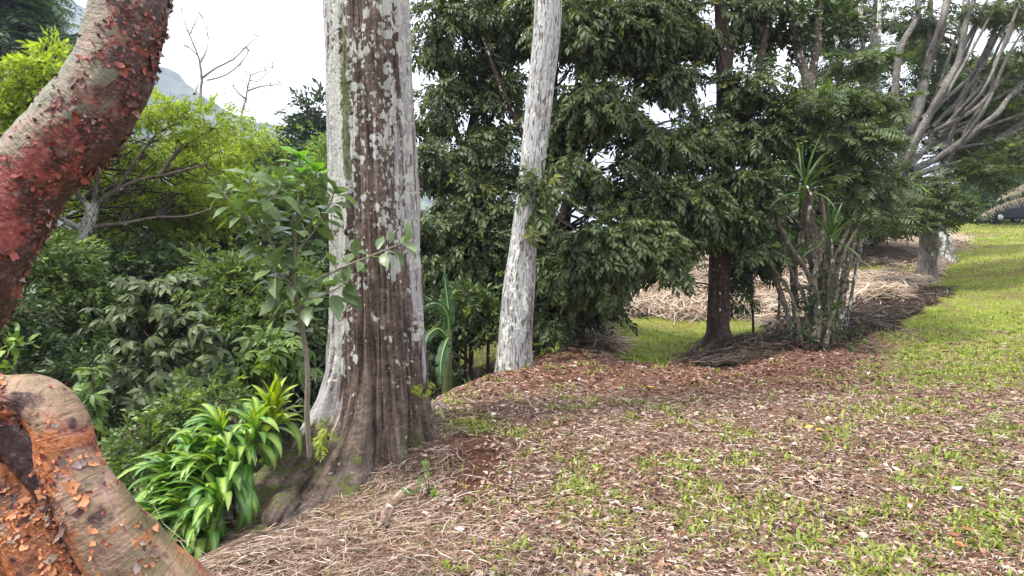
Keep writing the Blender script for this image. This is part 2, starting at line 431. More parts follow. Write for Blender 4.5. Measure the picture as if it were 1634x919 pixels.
def scatter(mb, tpls, pos, d, up, size, rng, young=0.0, tint=None):
    pos = np.asarray(pos); n = len(pos)
    M = frames(d, up); pick = rng.integers(0, len(tpls), n)
    t0 = rng.random(n) if tint is None else tint
    yg = np.clip(rng.random(n) < young, 0, 1) * rng.uniform(0.5, 1.0, n)
    for k, (tv, tf, ti) in enumerate(tpls):
        ix = np.nonzero(pick == k)[0]
        if not len(ix): continue
        V = np.einsum('nij,vj->nvi', M[ix] * size[ix][:, None, None], tv) + pos[ix][:, None, :]
        F = (tf[None] + (np.arange(len(ix)) * len(tv))[:, None, None]).reshape(-1, tf.shape[1])
        T = np.zeros((len(ix), len(tv), 3)); T[..., 0] = t0[ix][:, None]
        T[..., 1] = (ti[None, :] * 7.13 + rng.random(len(ix))[:, None]) % 1.0
        T[..., 2] = yg[ix][:, None]
        mb.add(V.reshape(-1, 3), F, tint=T.reshape(-1, 3))
def blob(px, py, D, rx, ry, rd=None):
    """ellipsoid given in photo pixels at distance D; returns centre and radii in metres"""
    c = P(px, py, D); a = rx / FPX * D; b = ry / FPX * D
    return c, np.array([a, rd if rd else (a + b) / 2, b])
GAPS = [(745,190,18),(800,185,13),(770,130,9),(735,60,12),(690,30,12),(800,260,9),(700,110,10),(905,340,22),(925,352,14),(960,262,17),(975,235,10),(1040,165,16),(1062,190,17),(1030,130,12),(1000,150,10),(1140,150,18),(1150,30,22),(1128,20,14),(1162,100,14),(1250,90,16),(1232,30,12),(1100,250,12),(925,100,14),(903,108,14),(1010,225,12),(1090,235,10),(1415,60,14),(1420,130,15),(1442,108,15),(1390,30,12),(1200,90,12),(1340,60,12),(1530,60,30),(1562,62,24),(1480,100,12),(1500,20,12),(1592,78,16),(1350,100,10),(1560,110,16),(1620,60,14),(1310,95,12),(935,300,10),(990,285,10),(1020,60,9),(770,70,9),(725,230,10)]
OPEN = [[(955, 520), (1000, 480), (1028, 472), (1042, 440), (1075, 450), (1108, 466), (1114, 398), (1165, 398), (1168, 440), (1200, 420), (1250, 425), (1330, 388), (1420, 376), (1500, 372), (1550, 352), (1640, 345), (1640, 600), (960, 600)], [(728, 552), (792, 546), (794, 592), (735, 594)]]
def opened(p, rng):
    pr = project(p); n = len(p); jx, jy = pr[:, 0] + rng.normal(size=n) * 7, pr[:, 1] + rng.normal(size=n) * 6
    r = np.zeros(n, bool)
    for a, b, c in GAPS: r |= (jx - a) ** 2 + ((jy - b) * 1.15) ** 2 < (c * 1.02) ** 2
    for q in OPEN: r |= pip(jx, jy, q)
    return r
def pip(px, py, poly):
    r = np.zeros(len(px), bool); n = len(poly)
    for i in range(n):
        x1, y1 = poly[i]; x2, y2 = poly[(i + 1) % n]
        c = ((y1 > py) != (y2 > py)) & (px < (x2 - x1) * (py - y1) / (y2 - y1 + 1e-9) + x1)
        r ^= c
    return r
def foliage(mb, blobs, tpls, n, size, rng, nclump=12, cr=0.30, out=0.5, droop=0.5, flat=0.6, young=0.04, sz_j=0.5, face=0.35, gaps=True):
    """sprays in clumps through the ellipsoids; returns the clump centres. n = sprays in all."""
    wts = np.array([b[1][0] * b[1][2] for b in blobs]); wts = wts / wts.sum()
    cents = []
    for (c, r), w in zip(blobs, wts):
        nn = max(3, int(n * w)); nc = max(2, int(nclump * len(blobs) * w))
        u = unit(rng.normal(size=(nc, 3))); rad = rng.random(nc) ** (1 / 3.0) * (1 - out) + out * rng.random(nc) ** 0.2
        rad = np.clip(rad, 0, 1)
        cc = c + u * r * rad[:, None] * 0.92
        ct = rng.random(nc)
        idx = rng.integers(0, nc, nn)
        rm = r.min() * 0.35 + cr
        off = rng.normal(size=(nn, 3)) * np.array([1, 1, flat]) * cr * rng.uniform(0.35, 1.25, nc)[idx][:, None]
        pos = cc[idx] + off
        d = unit(unit(off) * 0.9 + unit((cc - c)[idx]) * 0.6 + rng.normal(size=(nn, 3)) * 0.35 + np.array([0, 0, -droop]))
        up = unit(np.array([0, -face, 1.0]) + rng.normal(size=(nn, 3)) * 0.35)
        sz = size * rng.uniform(1 - sz_j, 1 + sz_j, nn)
        tn = np.clip(ct[idx] * 0.7 + rng.random(nn) * 0.3, 0, 1)
        if gaps:
            k = ~(opened(pos + d * sz[:, None] * .85, rng) | opened(pos + d * sz[:, None] * .3, rng)); pos, d, up, sz, tn = pos[k], d[k], up[k], sz[k], tn[k]
        if len(pos): scatter(mb, tpls, pos, d, up, sz, rng, young, tint=tn)
        cents += list(cc[~opened(cc, rng)] if gaps else cc)
    return np.array(cents)
def twigs(mb, nodes, cents, rng, r0=0.02, r1=0.004, sag=0.12, seg=5, msk=(0, 0, 0), sub=3, subl=0.35, maxn=400):
    """thin branches from the nearest lower node out to each clump, forking near the end"""
    nodes = np.asarray(nodes, float)
    order = rng.permutation(len(cents))[:maxn]
    for i in order:
        c = cents[i]
        dist = np.linalg.norm(nodes - c, axis=1) + 1.2 * np.maximum(nodes[:, 2] - c[2], 0)
        a = nodes[np.argmin(dist)]; L_ = np.linalg.norm(c - a)
        if L_ < 0.05: continue
        p1 = a + (c - a) * 0.35 + rng.normal(size=3) * L_ * 0.08 + np.array([0, 0, sag * L_]); p2 = a + (c - a) * 0.7 + rng.normal(size=3) * L_ * 0.09 + np.array([0, 0, sag * L_ * 0.8])
        rr = r0 * min(1.6, 0.5 + L_ * 0.35)
        if L_ > 3.2: continue
        tube(mb, [a, p1, p2, c], [rr, rr * .75, rr * .5, r1], seg, step=max(L_ / 8, 0.05), msk=msk)
        for k in range(sub):
            s = [p1, p2, c][k % 3]; e = s + unit(rng.normal(size=3) + np.array([0, 0, .2])) * subl * rng.uniform(.6, 1.3)
            m_ = (s + e) / 2 + rng.normal(size=3) * 0.1 * subl
            tube(mb, [s, m_, e], [rr * .4, rr * .3, r1 * .7], 4, msk=msk)
    return

# ================================================================ THE GROUND
def pip(px, py, poly):
    r = np.zeros(len(px), bool); n = len(poly)
    for i in range(n):
        x1, y1 = poly[i]; x2, y2 = poly[(i + 1) % n]
        c = ((y1 > py) != (y2 > py)) & (px < (x2 - x1) * (py - y1) / (y2 - y1 + 1e-9) + x1)
        r ^= c
    return r
LAWN_LOW = [(955, 515), (1000, 502), (1190, 512), (1235, 520), (1200, 545), (1090, 560), (1062, 583), (1000, 578), (965, 552)]
LAWN_RIGHT = [(1900, 330), (1560, 352), (1545, 385), (1520, 400), (1492, 440), (1520, 462), (1490, 485), (1440, 512), (1500, 528), (1900, 530)]
LAWN_STRIP = [(1320, 423), (1475, 423), (1462, 440), (1320, 441)]
LAWN_VALLEY = [(560, 545), (820, 545), (830, 585), (560, 600)]
BANK = [(925, 560), (945, 500), (1000, 440), (1080, 415), (1240, 405), (1340, 390), (1545, 372), (1535, 400), (1500, 440), (1450, 468), (1340, 496), (1240, 522), (1180, 514), (1000, 504), (965, 530), (985, 575), (945, 565)]
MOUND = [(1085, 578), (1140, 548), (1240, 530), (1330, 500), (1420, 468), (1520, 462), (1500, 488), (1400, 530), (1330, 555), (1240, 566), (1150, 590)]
def cover(x, y):
    """grass, straw, red leaf litter, darkened ground (debris, gully soil, painted shade), bare soil at a ground point (0..1 each)"""
    x = np.atleast_1d(x); y = np.atleast_1d(y); z = gz(x, y)
    q = np.stack([x, y, 0 * x], 1)
    pr = project(np.stack([x, y, z], 1)); D = pr[:, 2]
    jx = (fbm(q * 2.0, 31, 3) - .5) * 60; jy = (fbm(q * 2.0, 37, 3) - .5) * 24 * np.clip(D / 8, .5, 1)
    px, py = pr[:, 0] + jx, pr[:, 1] + jy
    fr = D > 1.0
    lawn = (pip(px, py, LAWN_LOW) | pip(px, py, LAWN_RIGHT) | pip(px, py, LAWN_STRIP) | (pip(px, py, LAWN_VALLEY) & (D > 14))) & fr & (D > 8.5)
    lawn |= (x > 12) & (D < 60) & (y > 3) & ~pip(px, py, BANK)
    bank = pip(px, py, BANK) & fr & (D > 9.5) & ~lawn
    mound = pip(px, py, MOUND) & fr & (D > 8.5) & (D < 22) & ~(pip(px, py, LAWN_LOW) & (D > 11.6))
    n1 = fbm(q * 1.7, 51, 4); n2 = fbm(q * 4.5, 57, 3); n3 = fbm(q * 0.5, 61, 2)
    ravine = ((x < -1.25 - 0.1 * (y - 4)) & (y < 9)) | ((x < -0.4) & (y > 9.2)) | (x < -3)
    fg = ~lawn & ~bank & ~mound & ~ravine
    thin = np.clip(sst(900, 1500, pr[:, 0]) * 0.6 + sst(600, 800, pr[:, 1]) * 0.35, 0, 1)
    band = sst(640, 600, pr[:, 1]) * sst(1450, 1300, pr[:, 0])       # brown band of fallen leaves along the lip
    front = sst(820, 600, pr[:, 0]) * sst(640, 720, pr[:, 1])        # litter under the big trunk
    soil = np.exp(-(((pr[:, 0] - 752) / 52) ** 2 + ((pr[:, 1] - 748) / 72) ** 2)) * fg
    right_thin = sst(1330, 1480, pr[:, 0]) * sst(660, 560, pr[:, 1]) * 0.75
    g = np.where(fg, sst(0.47, 0.66, n1 * 0.45 + n2 * 0.55 + 0.08 * thin - 0.055) * (0.13 + 0.25 * thin), 0)
    g = np.clip(g * (1 - 0.93 * band) * (1 - 0.9 * front) * (1 - soil) + right_thin * fg * n2 * 2, 0, 1)
    for (cx, cy, rx, ry, a) in ((925, 775, 30, 36, 1), (1172, 690, 24, 10, 1), (1210, 820, 45, 26, .8), (755, 680, 60, 13, .8), (1340, 700, 30, 20, .6), (1290, 875, 60, 34, .7), (1530, 740, 60, 14, .6), (1420, 655, 90, 12, .7), (1050, 648, 40, 8, .6), (1590, 830, 50, 30, .8), (820, 690, 40, 10, .6)):
        g = np.maximum(g, a * fg * np.exp(-(((pr[:, 0] - cx) / rx) ** 2 + ((pr[:, 1] - cy) / ry) ** 2) * 1.2) * (0.3 + n2))
    g = np.where(lawn, 0.55 + 0.9 * (n1 - .4), g)
    g = np.where(mound, 0.04, g)
    s = np.where(bank, 1.0, np.where(fg, 0.55 * (1 - .6 * band) * (1 - np.minimum(1, 1.2 * soil)), 0))
    l = np.where(fg, np.clip(0.30 + 0.75 * band + 0.3 * front, 0, 1), 0.05) * (1 - .88 * soil)
    dk = np.where(mound, 0.9, 0) + np.where(ravine, 0.8, 0)  # mound: dark debris plus painted tree shade; gully: dark soil
    return dict(g=np.clip(g, 0, 1), s=s, l=l, d=np.clip(dk, 0, 1), soil=soil, lawn=lawn, bank=bank, mound=mound, fg=fg, ravine=ravine, px=pr[:, 0], py=pr[:, 1], D=D, z=z)

xs = np.unique(np.concatenate([-np.geomspace(15, 3200, 26), np.arange(-15, -5, .25), np.arange(-5, 8, .08), np.arange(8, 20, .2), np.geomspace(20, 3200, 34)]))
ys = np.unique(np.concatenate([-np.geomspace(3, 3200, 22), np.arange(-3, 2.4, .3), np.arange(2.4, 14, .07), np.arange(14, 30, .2), np.arange(30, 70, .7), np.geomspace(70, 3200, 24)]))
GX, GY = np.meshgrid(xs, ys); gx, gy = GX.ravel(), GY.ravel()
cv = {k: [] for k in ('z', 'g', 's', 'l', 'd', 'soil')}
for a in range(0, len(gx), 20000):
    c = cover(gx[a:a + 20000], gy[a:a + 20000])
    for k in cv: cv[k].append(c[k])
cv = {k: np.concatenate(v) for k, v in cv.items()}
mb = MB(); nx, ny = len(xs), len(ys)
ii = (np.arange(ny - 1)[:, None] * nx + np.arange(nx - 1)[None]).ravel()
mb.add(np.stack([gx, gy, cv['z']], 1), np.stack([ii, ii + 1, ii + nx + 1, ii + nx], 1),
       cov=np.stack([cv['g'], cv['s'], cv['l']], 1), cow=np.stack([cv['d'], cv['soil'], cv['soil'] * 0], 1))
m, t, out = newmat('earth')
tcx = t.nodes.new('ShaderNodeTexCoord').outputs['Object']
c1 = sep(t, attr(t, 'cov').outputs['Vector']); c2 = sep(t, attr(t, 'cow').outputs['Vector'])
na, nb, nc_ = noise(t, tcx, 14, 7, .65), noise(t, tcx, 55, 6, .7), noise(t, tcx, 2.2, 4)
base = ramp(t, nb, [(0.30, (.035, .019, .013)), (0.48, (.11, .058, .038)), (0.60, (.21, .12, .08)), (0.74, (.38, .27, .20))])
lit = ramp(t, nb, [(0.30, (.04, .018, .012)), (0.5, (.15, .072, .045)), (0.66, (.30, .17, .115))])
base = mixc(t, mathn(t, 'MULTIPLY', c1[2], mathn(t, 'ADD', na, .25), clamp=True), base, lit)
strw = ramp(t, noise(t, mapping(t, tcx, (7, 26, 26)), 1.0, 6, .7, 1.2), [(0.30, (.14, .085, .055)), (0.50, (.34, .24, .175)), (0.66, (.58, .47, .37))])
base = mixc(t, mathn(t, 'MULTIPLY', c1[1], c1[1]), base, strw)
gr = ramp(t, nb, [(0.3, (.10, .13, .018)), (0.52, (.25, .29, .04)), (0.72, (.38, .41, .09))])
gr = mixc(t, ramp(t, nc_, [(.42, (0, 0, 0)), (.62, (.55, .55, .55))]), gr, (.27, .23, .11))
gm = ramp(t, mathn(t, 'ADD', c1[0], mathn(t, 'SUBTRACT', mathn(t, 'MULTIPLY', na, .9), .45)), [(0.25, (0, 0, 0)), (0.75, (1, 1, 1))])
base = mixc(t, gm, base, gr)
base = mixc(t, c2[0], base, ramp(t, nb, [(.3, (.010, .007, .005)), (.55, (.035, .024, .017)), (.75, (.10, .07, .05))]))  # near-black ramp holds the mound's shade along with debris and gully soil
base = mixc(t, c2[1], base, ramp(t, nb, [(.3, (.07, .028, .018)), (.7, (.17, .075, .05))]))
b = t.nodes.new('ShaderNodeBsdfPrincipled'); t.links.new(base, b.inputs['Base Color']); b.inputs['Roughness'].default_value = .95; b.inputs['Specular IOR Level'].default_value = .1
t.links.new(bump(t, mathn(t, 'ADD', na, nb), 1.0, .03), b.inputs['Normal']); t.links.new(b.outputs[0], out.inputs['Surface'])
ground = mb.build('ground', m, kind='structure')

# the mountain under the cloud, far behind on the left
mm_, t, out = newmat('far_forest')
tcm = t.nodes.new('ShaderNodeTexCoord').outputs['Object']
b = t.nodes.new('ShaderNodeBsdfPrincipled'); b.inputs['Roughness'].default_value = 1; b.inputs['Specular IOR Level'].default_value = 0
t.links.new(ramp(t, noise(t, tcm, .035, 8, .65), [(.38, (.02, .035, .025)), (.62, (.15, .18, .11))]), b.inputs['Base Color']); t.links.new(b.outputs[0], out.inputs['Surface'])
mb = MB(); us = np.linspace(0, 1, 120); vs = np.linspace(0, 1, 50)
ridge = np.interp(us, [0, .30, .416, .481, .576, .623, .694, .8, .9, 1], [1230, 1210, 1150, 905, 695, 615, 470, 330, 180, 60])
X = -1150 + us * 1400
V = []
for v in vs:
    V.append(np.stack([X, 560 + 240 * v + 0 * X, -25 + .315 * ridge * math.sin(v * math.pi / 2) + (fbm(np.stack([X * .02, 0 * X + v * 4, 0 * X], 1), 71, 4) - .5) * 44 * v], 1))
V = np.concatenate(V); ii = (np.arange(49)[:, None] * 120 + np.arange(119)[None]).ravel()
mb.add(V, np.stack([ii, ii + 1, ii + 121, ii + 120], 1)); mb.build('mountain', mm_, kind='structure')

# ================================================================ MATERIALS OF THE PLANTS
M_dark = leaf_mat('dark_leaf', (.022, .038, .013), (.130, .175, .058), (.26, .28, .06), rough=.5, trans=.24, spec=.38)
M_shade = leaf_mat('understory_leaf', (.018, .034, .013), (.080, .120, .042), (.16, .24, .05), rough=.45, trans=.25)
M_mid = leaf_mat('mid_leaf', (.055, .095, .025), (.175, .240, .070), (.26, .34, .05), rough=.5, trans=.32)
M_lime = leaf_mat('lime_leaf', (.15, .21, .028), (.36, .43, .06), (.42, .50, .06), rough=.5, trans=.42)
M_lime2 = leaf_mat('flat_tree_leaf', (.09, .13, .03), (.24, .30, .07), (.34, .42, .06), rough=.5, trans=.40)
M_fresh = leaf_mat('fresh_leaf', (.085, .15, .035), (.20, .29, .07), (.30, .42, .07), rough=.45, trans=.35)
M_fine = leaf_mat('feathery_leaf', (.055, .085, .035), (.145, .190, .080), (.18, .26, .05), rough=.5, trans=.28)
M_sap = leaf_mat('sapling_leaf', (.085, .145, .050), (.20, .27, .115), (.16, .34, .035), rough=.36, trans=.30, spec=.6)
M_blue = leaf_mat('far_tree_leaf', (.04, .08, .045), (.10, .16, .08), None, rough=.6)
M_ban = leaf_mat('banana_leaf', (.030, .075, .025), (.06, .13, .045), None, rough=.6, trans=.4)
M_twig = plain_mat('twig_bark', (.045, .036, .028), .9, .5, 12)
M_greytwig = bark_mat('grey_twig', (.12, .11, .10), (.30, .29, .27), fib=(20, 20, 3), bumpd=.004)
M_big = bark_mat('shaggy_brown_bark', (.045, .034, .028), (.245, .190, .158), wash=(.50, .475, .47), fib=(30, 30, 1.5), spotscale=19, bumpd=.045)
M_pale = bark_mat('pale_fissured_bark', (.15, .12, .115), (.34, .31, .30), wash=(.42, .43, .42), fib=(30, 30, 2.6), spotscale=14, bumpd=.012, cracks=True)
M_dbark = bark_mat('dark_fissured_bark', (.020, .013, .010), (.085, .060, .048), fib=(24, 24, 1.4), bumpd=.02)
M_vine = bark_mat('mottled_vine_bark', (.07, .055, .04), (.21, .18, .14), wash=(.36, .36, .33), fib=(30, 30, 6), spotscale=16, bumpd=.006)
M_grey = bark_mat('grey_smooth_bark', (.075, .070, .064), (.20, .19, .175), wash=(.27, .28, .265), fib=(14, 14, 3), spotscale=9, bumpd=.006)
M_lich = bark_mat('lichened_branch_bark', (.06, .05, .04), (.18, .15, .12), wash=(.42, .42, .38), fib=(20, 20, 6), spotscale=12)
M_dead = plain_mat('bleached_dead_wood', (.30, .28, .26), .9, .25, 6)
M_log = bark_mat('weathered_wood', (.09, .06, .045), (.34, .24, .18), fib=(30, 30, 2), bumpd=.008)

rngs = {}
def RNG(s): return np.random.default_rng(s)
TPL = {}
for kind in ('pinnate', 'palmate', 'twig', 'fine', 'strap'):
    TPL[kind] = [spray(kind, RNG(900 + i), 0) for i in range(5)]
TPL['palmate1'] = [spray('palmate', RNG(950 + i), 1, .36) for i in range(5)]
TPL['twig1'] = [spray('twig', RNG(960 + i), 1, .5) for i in range(5)]

# ================================================================ BIG LICHENED TREE
BT = G(606, 716)
BTx, BTy = -1.13, 5.15; BTz = gz1(BTx, BTy)
big = thing('lichened_tree', 'massive brown trunk crusted with white lichen, flaring into buttress roots', 'tree', (BTx, BTy, BTz))
def big_axis(z):
    y = np.array([z]).ravel()
    px = np.interp(y, [-.4, .7, 1.5, 2.4, 3.75, 12], [604, 604, 600, 596, 589, 575])
    return (px - 817) / FPX * 5.15
zz = np.concatenate([np.arange(-.6, 1.2, .022), np.arange(1.2, 4.2, .045), np.arange(4.2, 13, .3)])
path = np.stack([big_axis(zz), np.full(len(zz), BTy), zz], 1)
rad0 = np.interp(zz, [-.6, .3, 1.0, 2.2, 3.8, 13], [.43, .41, .388, .375, .352, .26])
LOBES = [(216, .92, .30, .42), (257, 1.35, .34, .28), (298, .42, .20, .40), (343, .27, .26, .42), (40, .50, .30, .40), (95, .5, .35, .4), (150, .7, .32, .38)]
def big_r(th, s, pos):
    z = pos[:, 2]; d = np.degrees(th) % 360
    r = np.ones_like(th)
    add = np.zeros_like(th)
    for a, A, w, h in LOBES:
        dd = np.radians((d - a + 180) % 360 - 180)
        add += A * np.exp(-np.maximum(z + .30, -.1) / h) * np.exp(-np.abs(dd / w) ** 1.7)
    flt = np.exp(-np.maximum(z, 0) / 1.1)
    q = np.stack([np.cos(th) * 1.6, np.sin(th) * 1.6, z * .35], 1)
    add += (fbm(q * 2.2, 5, 3) - .5) * (.05 + .12 * flt)
    q = np.stack([np.cos(th) * 3.2, np.sin(th) * 3.2, z * 1.1], 1); add += (np.abs(fbm(q * 1.6, 8, 3) - .5) * 2 - .25) * .17 * np.exp(-np.maximum(z + .1, 0) / .55)
    q = np.stack([np.cos(th) * 9, np.sin(th) * 9, z * .9], 1)
    rid = np.abs(fbm(q, 6, 3) - .5) * 2
    add -= .028 * (1 - rid) ** 3
    q = np.stack([np.cos(th) * 28, np.sin(th) * 28, z * 2.0], 1)
    add += (fbm(q, 7, 3) - .5) * (.035 + .05 * flt)
    q = np.stack([np.cos(th) * 60, np.sin(th) * 60, z * 6.0], 1); add += (fbm(q, 12, 2) - .5) * .018
    return 1 + add / .39
def big_m(th, s, pos, nrm):
    z = pos[:, 2]; d = np.degrees(th) % 360
    q = np.stack([np.cos(th) * 3, np.sin(th) * 3, z * .8], 1); n = fbm(q, 15, 4)
    left = np.exp(-(((d - 214 + 180) % 360 - 180) / 24) ** 2) + .25 * np.exp(-(((d - 188 + 180) % 360 - 180) / 14) ** 2)       # pale crust down the left face
    right = .85 * np.exp(-(((d - 346 + 180) % 360 - 180) / 22) ** 2)
    back = ((d < 150)).astype(float) * .4
    hz = sst(.25, 1.0, z)
    hl = sst(-.05, .45, z)
    nf = fbm(np.stack([np.cos(th) * 14, np.sin(th) * 14, z * 2.2], 1), 18, 4)
    w = np.clip(left * .95 * hl + right * .80 * hz + back * hz + .30 * sst(1.5, 2.4, z) * sst(.42, .60, n) + (n - .5) * 1.3 + (nf - .5) * 1.3 - .02, 0, 1)
    w = np.clip(w * (1 - .6 * sst(244, 258, d) * sst(318, 304, d)), 0, 1)
    strip = (np.exp(-(((d - 236 + 180) % 360 - 180) / 20) ** 2) + .55 * np.exp(-(((d - 300 + 180) % 360 - 180) / 26) ** 2) * sst(1.4, 2.2, z)) * sst(.7, 1.2, z)
    spot = np.clip((.24 + .55 * strip + (n - .45) * .7 + .12 * sst(2.2, 3.6, z)) * hz, 0, 1)
    spot = spot * (1 - .45 * np.exp(-(((d - 275) / 18) ** 2)))
    moss = np.clip(.18 * sst(1.2, .1, z) + np.exp(-(((d - 249) / 9) ** 2)) * sst(1.9, 2.4, z) * sst(4.2, 3.0, z) * .85 + sst(.55, -.05, z) * (.30 + .22 * np.exp(-(((d - 205) / 22) ** 2)) + .25 * np.exp(-(((d - 322) / 22) ** 2))) + (n - .5) * .3, 0, 1)
    return np.stack([w, spot, moss], 1)
mb = MB(); bigV, _ = tube(mb, path, rad0, 380, ref=(0, 1, 0), rfun=big_r, mfun=big_m)
mb.build('trunk', M_big, big)
# surface roots running off the buttresses
def ground_path(pxs, lift=0.0):
    pts = []
    for (px, py) in pxs:
        g = G(px, py); pts.append([g[0], g[1], gz1(g[0], g[1]) + lift])
    return np.array(pts)
def knob(seed, a=.25, f=9):
    return lambda th, s, pos: 1 + (fbm(pos * f, seed, 4) - .5) * a * 2
mossy = lambda th, s, V, nr: np.stack([0 * th + .2, 0 * th + .1, .25 + .35 * nr[:, 2]], 1)
barem = lambda th, s, V, nr: np.stack([0 * th + .15, 0 * th, .15 + 0 * th], 1)
for pts, rr, mk, sd in (([(505, 740), (462, 795), (425, 845), (385, 890)], [.13, .10, .07, .03], mossy, 1),
                        ([(560, 770), (500, 815), (445, 855), (415, 885)], [.09, .07, .05, .02], barem, 2),
                        ([(655, 690), (690, 682), (712, 676)], [.12, .09, .03], barem, 3),
                        ([(668, 672), (700, 655), (716, 662)], [.12, .10, .03], barem, 4)):
    mb = MB(); p_ = ground_path(pts, .0)
    tube(mb, p_, rr, 18, step=.02, rfun=knob(sd, .3), mfun=mk); mb.build('root', M_big, big)

# ================================================================ SECOND, PALE TRUNK
D2 = 8.7
p2 = [(875, -900), (874, -300), (875, 0), (862, 150), (846, 300), (836, 380), (827, 470), (822, 540), (820, 598)][::-1]
w2 = [28, 34, 45, 43, 40, 43, 52, 53, 60][::-1]
pale = thing('pale_leaning_tree', 'tall whitish furrowed trunk leaning slightly right, standing in brown leaf litter', 'tree', P(820, 592, D2))
pp = np.array([P(a, b, D2) for a, b in p2]); rr = np.array(w2) / 2 / FPX * D2
pp = np.vstack([pp[0] + (pp[0] - pp[1]) * .5, pp]); rr = np.concatenate([[rr[0] * 1.12], rr])
def pale_r(th, s, pos):
    q = np.stack([np.cos(th) * 6, np.sin(th) * 6, s * 1.2], 1); r = 1 + (fbm(q, 25, 4) - .5) * .09
    base = np.exp(-s / .35)
    for a_, s_, k_ in ((-1.9, 1.9, .10), (-1.2, 3.4, .14), (-2.3, 4.6, .10), (-1.5, 2.9, -.05), (-.9, 1.2, .08)): r = r + k_ * np.exp(-(((th - a_ + math.pi) % (2 * math.pi) - math.pi) / .28) ** 2 - ((s - s_) / .09) ** 2)
    return r + base * .30 * (np.cos(th * 5 + 1) * .5 + .35) - .02
def pale_m(th, s, V, nr):
    q = np.stack([np.cos(th) * 2, np.sin(th) * 2, s * .7], 1); n = fbm(q, 26, 3)
    d = np.degrees(th) % 360
    return np.stack([np.clip(.70 + (n - .5) * .5 + .12 * sst(2, 4, s) - .35 * np.exp(-s / .35) - .35 * np.exp(-(((d - 325) / 16) ** 2)) * sst(2.2, 1, s), 0, 1), np.clip(.30 + (n - .5) * .6, 0, 1), np.clip(.10 * np.exp(-s / .5) + .25 * sst(3, 4.5, s) * (d > 280), 0, 1)], 1)
mb = MB(); tube(mb, pp, rr, 96, step=.05, ref=(0, 1, 0), rfun=pale_r, mfun=pale_m); mb.build('trunk', M_pale, pale)


# ================================================================ PLANT BUILDERS
def limb(mbx, pts, ws, D=None, seg=10, step=.08, msk=(.3, .3, .1), seed=1, kn=.10, mfun=None):
    """pts = photo pixels with distance, ws = widths in photo pixels"""
    pw = np.array([P(p[0], p[1], p[2] if len(p) > 2 else D) for p in pts])
    dd = np.array([p[2] if len(p) > 2 else D for p in pts])
    r = np.array(ws) / 2 / FPX * dd
    tube(mbx, pw, r, seg, step=step, rfun=knob(seed, kn, 4), msk=msk, mfun=mfun)
    return smooth_path(pw, r, .5)[0]
def base_of(px, D):
    x = (px - 817) / FPX * D; y = D
    return (x, y, gz1(x, y))
def plant(name, label, cat, px, D, limbs, blobs, tkind, n, size, mat, seed, barkmat=None, twigmat=None, group=None, crown='crown', trunkname='trunk', tw=None, msk=(0, .1, .15), kn=.12, seg=10, mfun=None, **kw):
    rng = RNG(seed)
    b = base_of(px, D); o = thing(name, label, cat, b, group)
    nodes = [np.array(b) + [0, 0, .3]]
    for i, (pts, ws) in enumerate(limbs):
        mbx = MB()
        if i == 0 and pts[0] == 'base':
            p1 = pts[1]; top = P(p1[0], p1[1], p1[2] if len(p1) > 2 else D)
            pw = [np.array(b) - [0, 0, .15]] + [P(p[0], p[1], p[2] if len(p) > 2 else D) for p in pts[1:]]
            dd = [D] + [p[2] if len(p) > 2 else D for p in pts[1:]]
            r = np.array(ws) / 2 / FPX * np.array(dd)
            tube(mbx, pw, r, seg, step=.08, rfun=knob(seed, kn, 4), msk=msk, mfun=mfun); nd = smooth_path(pw, r, .5)[0]
        else: nd = limb(mbx, pts, ws, D, seg, seed=seed + i, msk=msk, kn=kn, mfun=mfun)
        nodes += list(nd); mbx.build(trunkname if i == 0 else 'limb', barkmat or M_dbark, o)
    mbc = MB()
    bl = [blob(*q) for q in blobs]
    cents = foliage(mbc, bl, TPL[tkind] if isinstance(tkind, str) else tkind, n, size, rng, **kw)
    mbc.build(crown, mat, o, smooth=False, kind='stuff')
    t_ = dict(r0=.022, r1=.004, maxn=120, sub=3, subl=.45); t_.update(tw or {})
    if t_['maxn'] > 0:
        mbt = MB(); twigs(mbt, nodes, cents, rng, **t_); mbt.build('twigs', twigmat or M_twig, o, kind='stuff')
    return o, nodes, cents

# ---------------------------------------------------------------- right of the massive trunk: dark glossy trees
plant('dark_glossy_tree', 'dense dark green tree with hanging glossy leaves right behind the pale furrowed trunk', 'tree', 872, 11.3,
      [(['base', (872, 480), (870, 380), (875, 250), (880, 100), (885, -60)], [34, 30, 28, 26, 22, 16]),
       ([(873, 420), (900, 330), (950, 240), (1010, 170)], [14, 11, 9, 5]),
       ([(874, 330), (840, 230), (800, 140), (770, 60)], [13, 10, 8, 4]),
       ([(874, 300), (930, 180), (960, 60), (980, -20)], [12, 9, 8, 5])],
      [(930, 60, 10.4, 70, 60), (1010, 50, 10.8, 75, 55), (960, 175, 10.2, 60, 40), (905, 190, 10.6, 45, 45), (1060, 130, 11, 50, 40), (1050, 230, 10.4, 50, 35), (940, 270, 10, 55, 22), (1010, 310, 10.2, 60, 28),
       (905, 430, 9.6, 50, 45), (960, 400, 9.5, 60, 48), (1030, 385, 9.8, 52, 36), (1065, 320, 10.2, 35, 35), (985, 450, 9.7, 32, 24), (1080, 425, 9.9, 24, 30), (880, 520, 10.6, 26, 20), (1070, 10, 10.8, 60, 30), (880, 0, 11, 60, 30), (868, 285, 8.35, 16, 12), (858, 345, 8.4, 10, 16), (880, 320, 8.5, 14, 20)],
      TPL['pinnate'] + TPL['twig'][:3] + TPL['palmate'][:1], 9800, .215, M_dark, 101, barkmat=M_dbark, msk=(.15, .2, .2), nclump=14, cr=.17, droop=.7, young=.03, tw=dict(maxn=170, r0=.03))
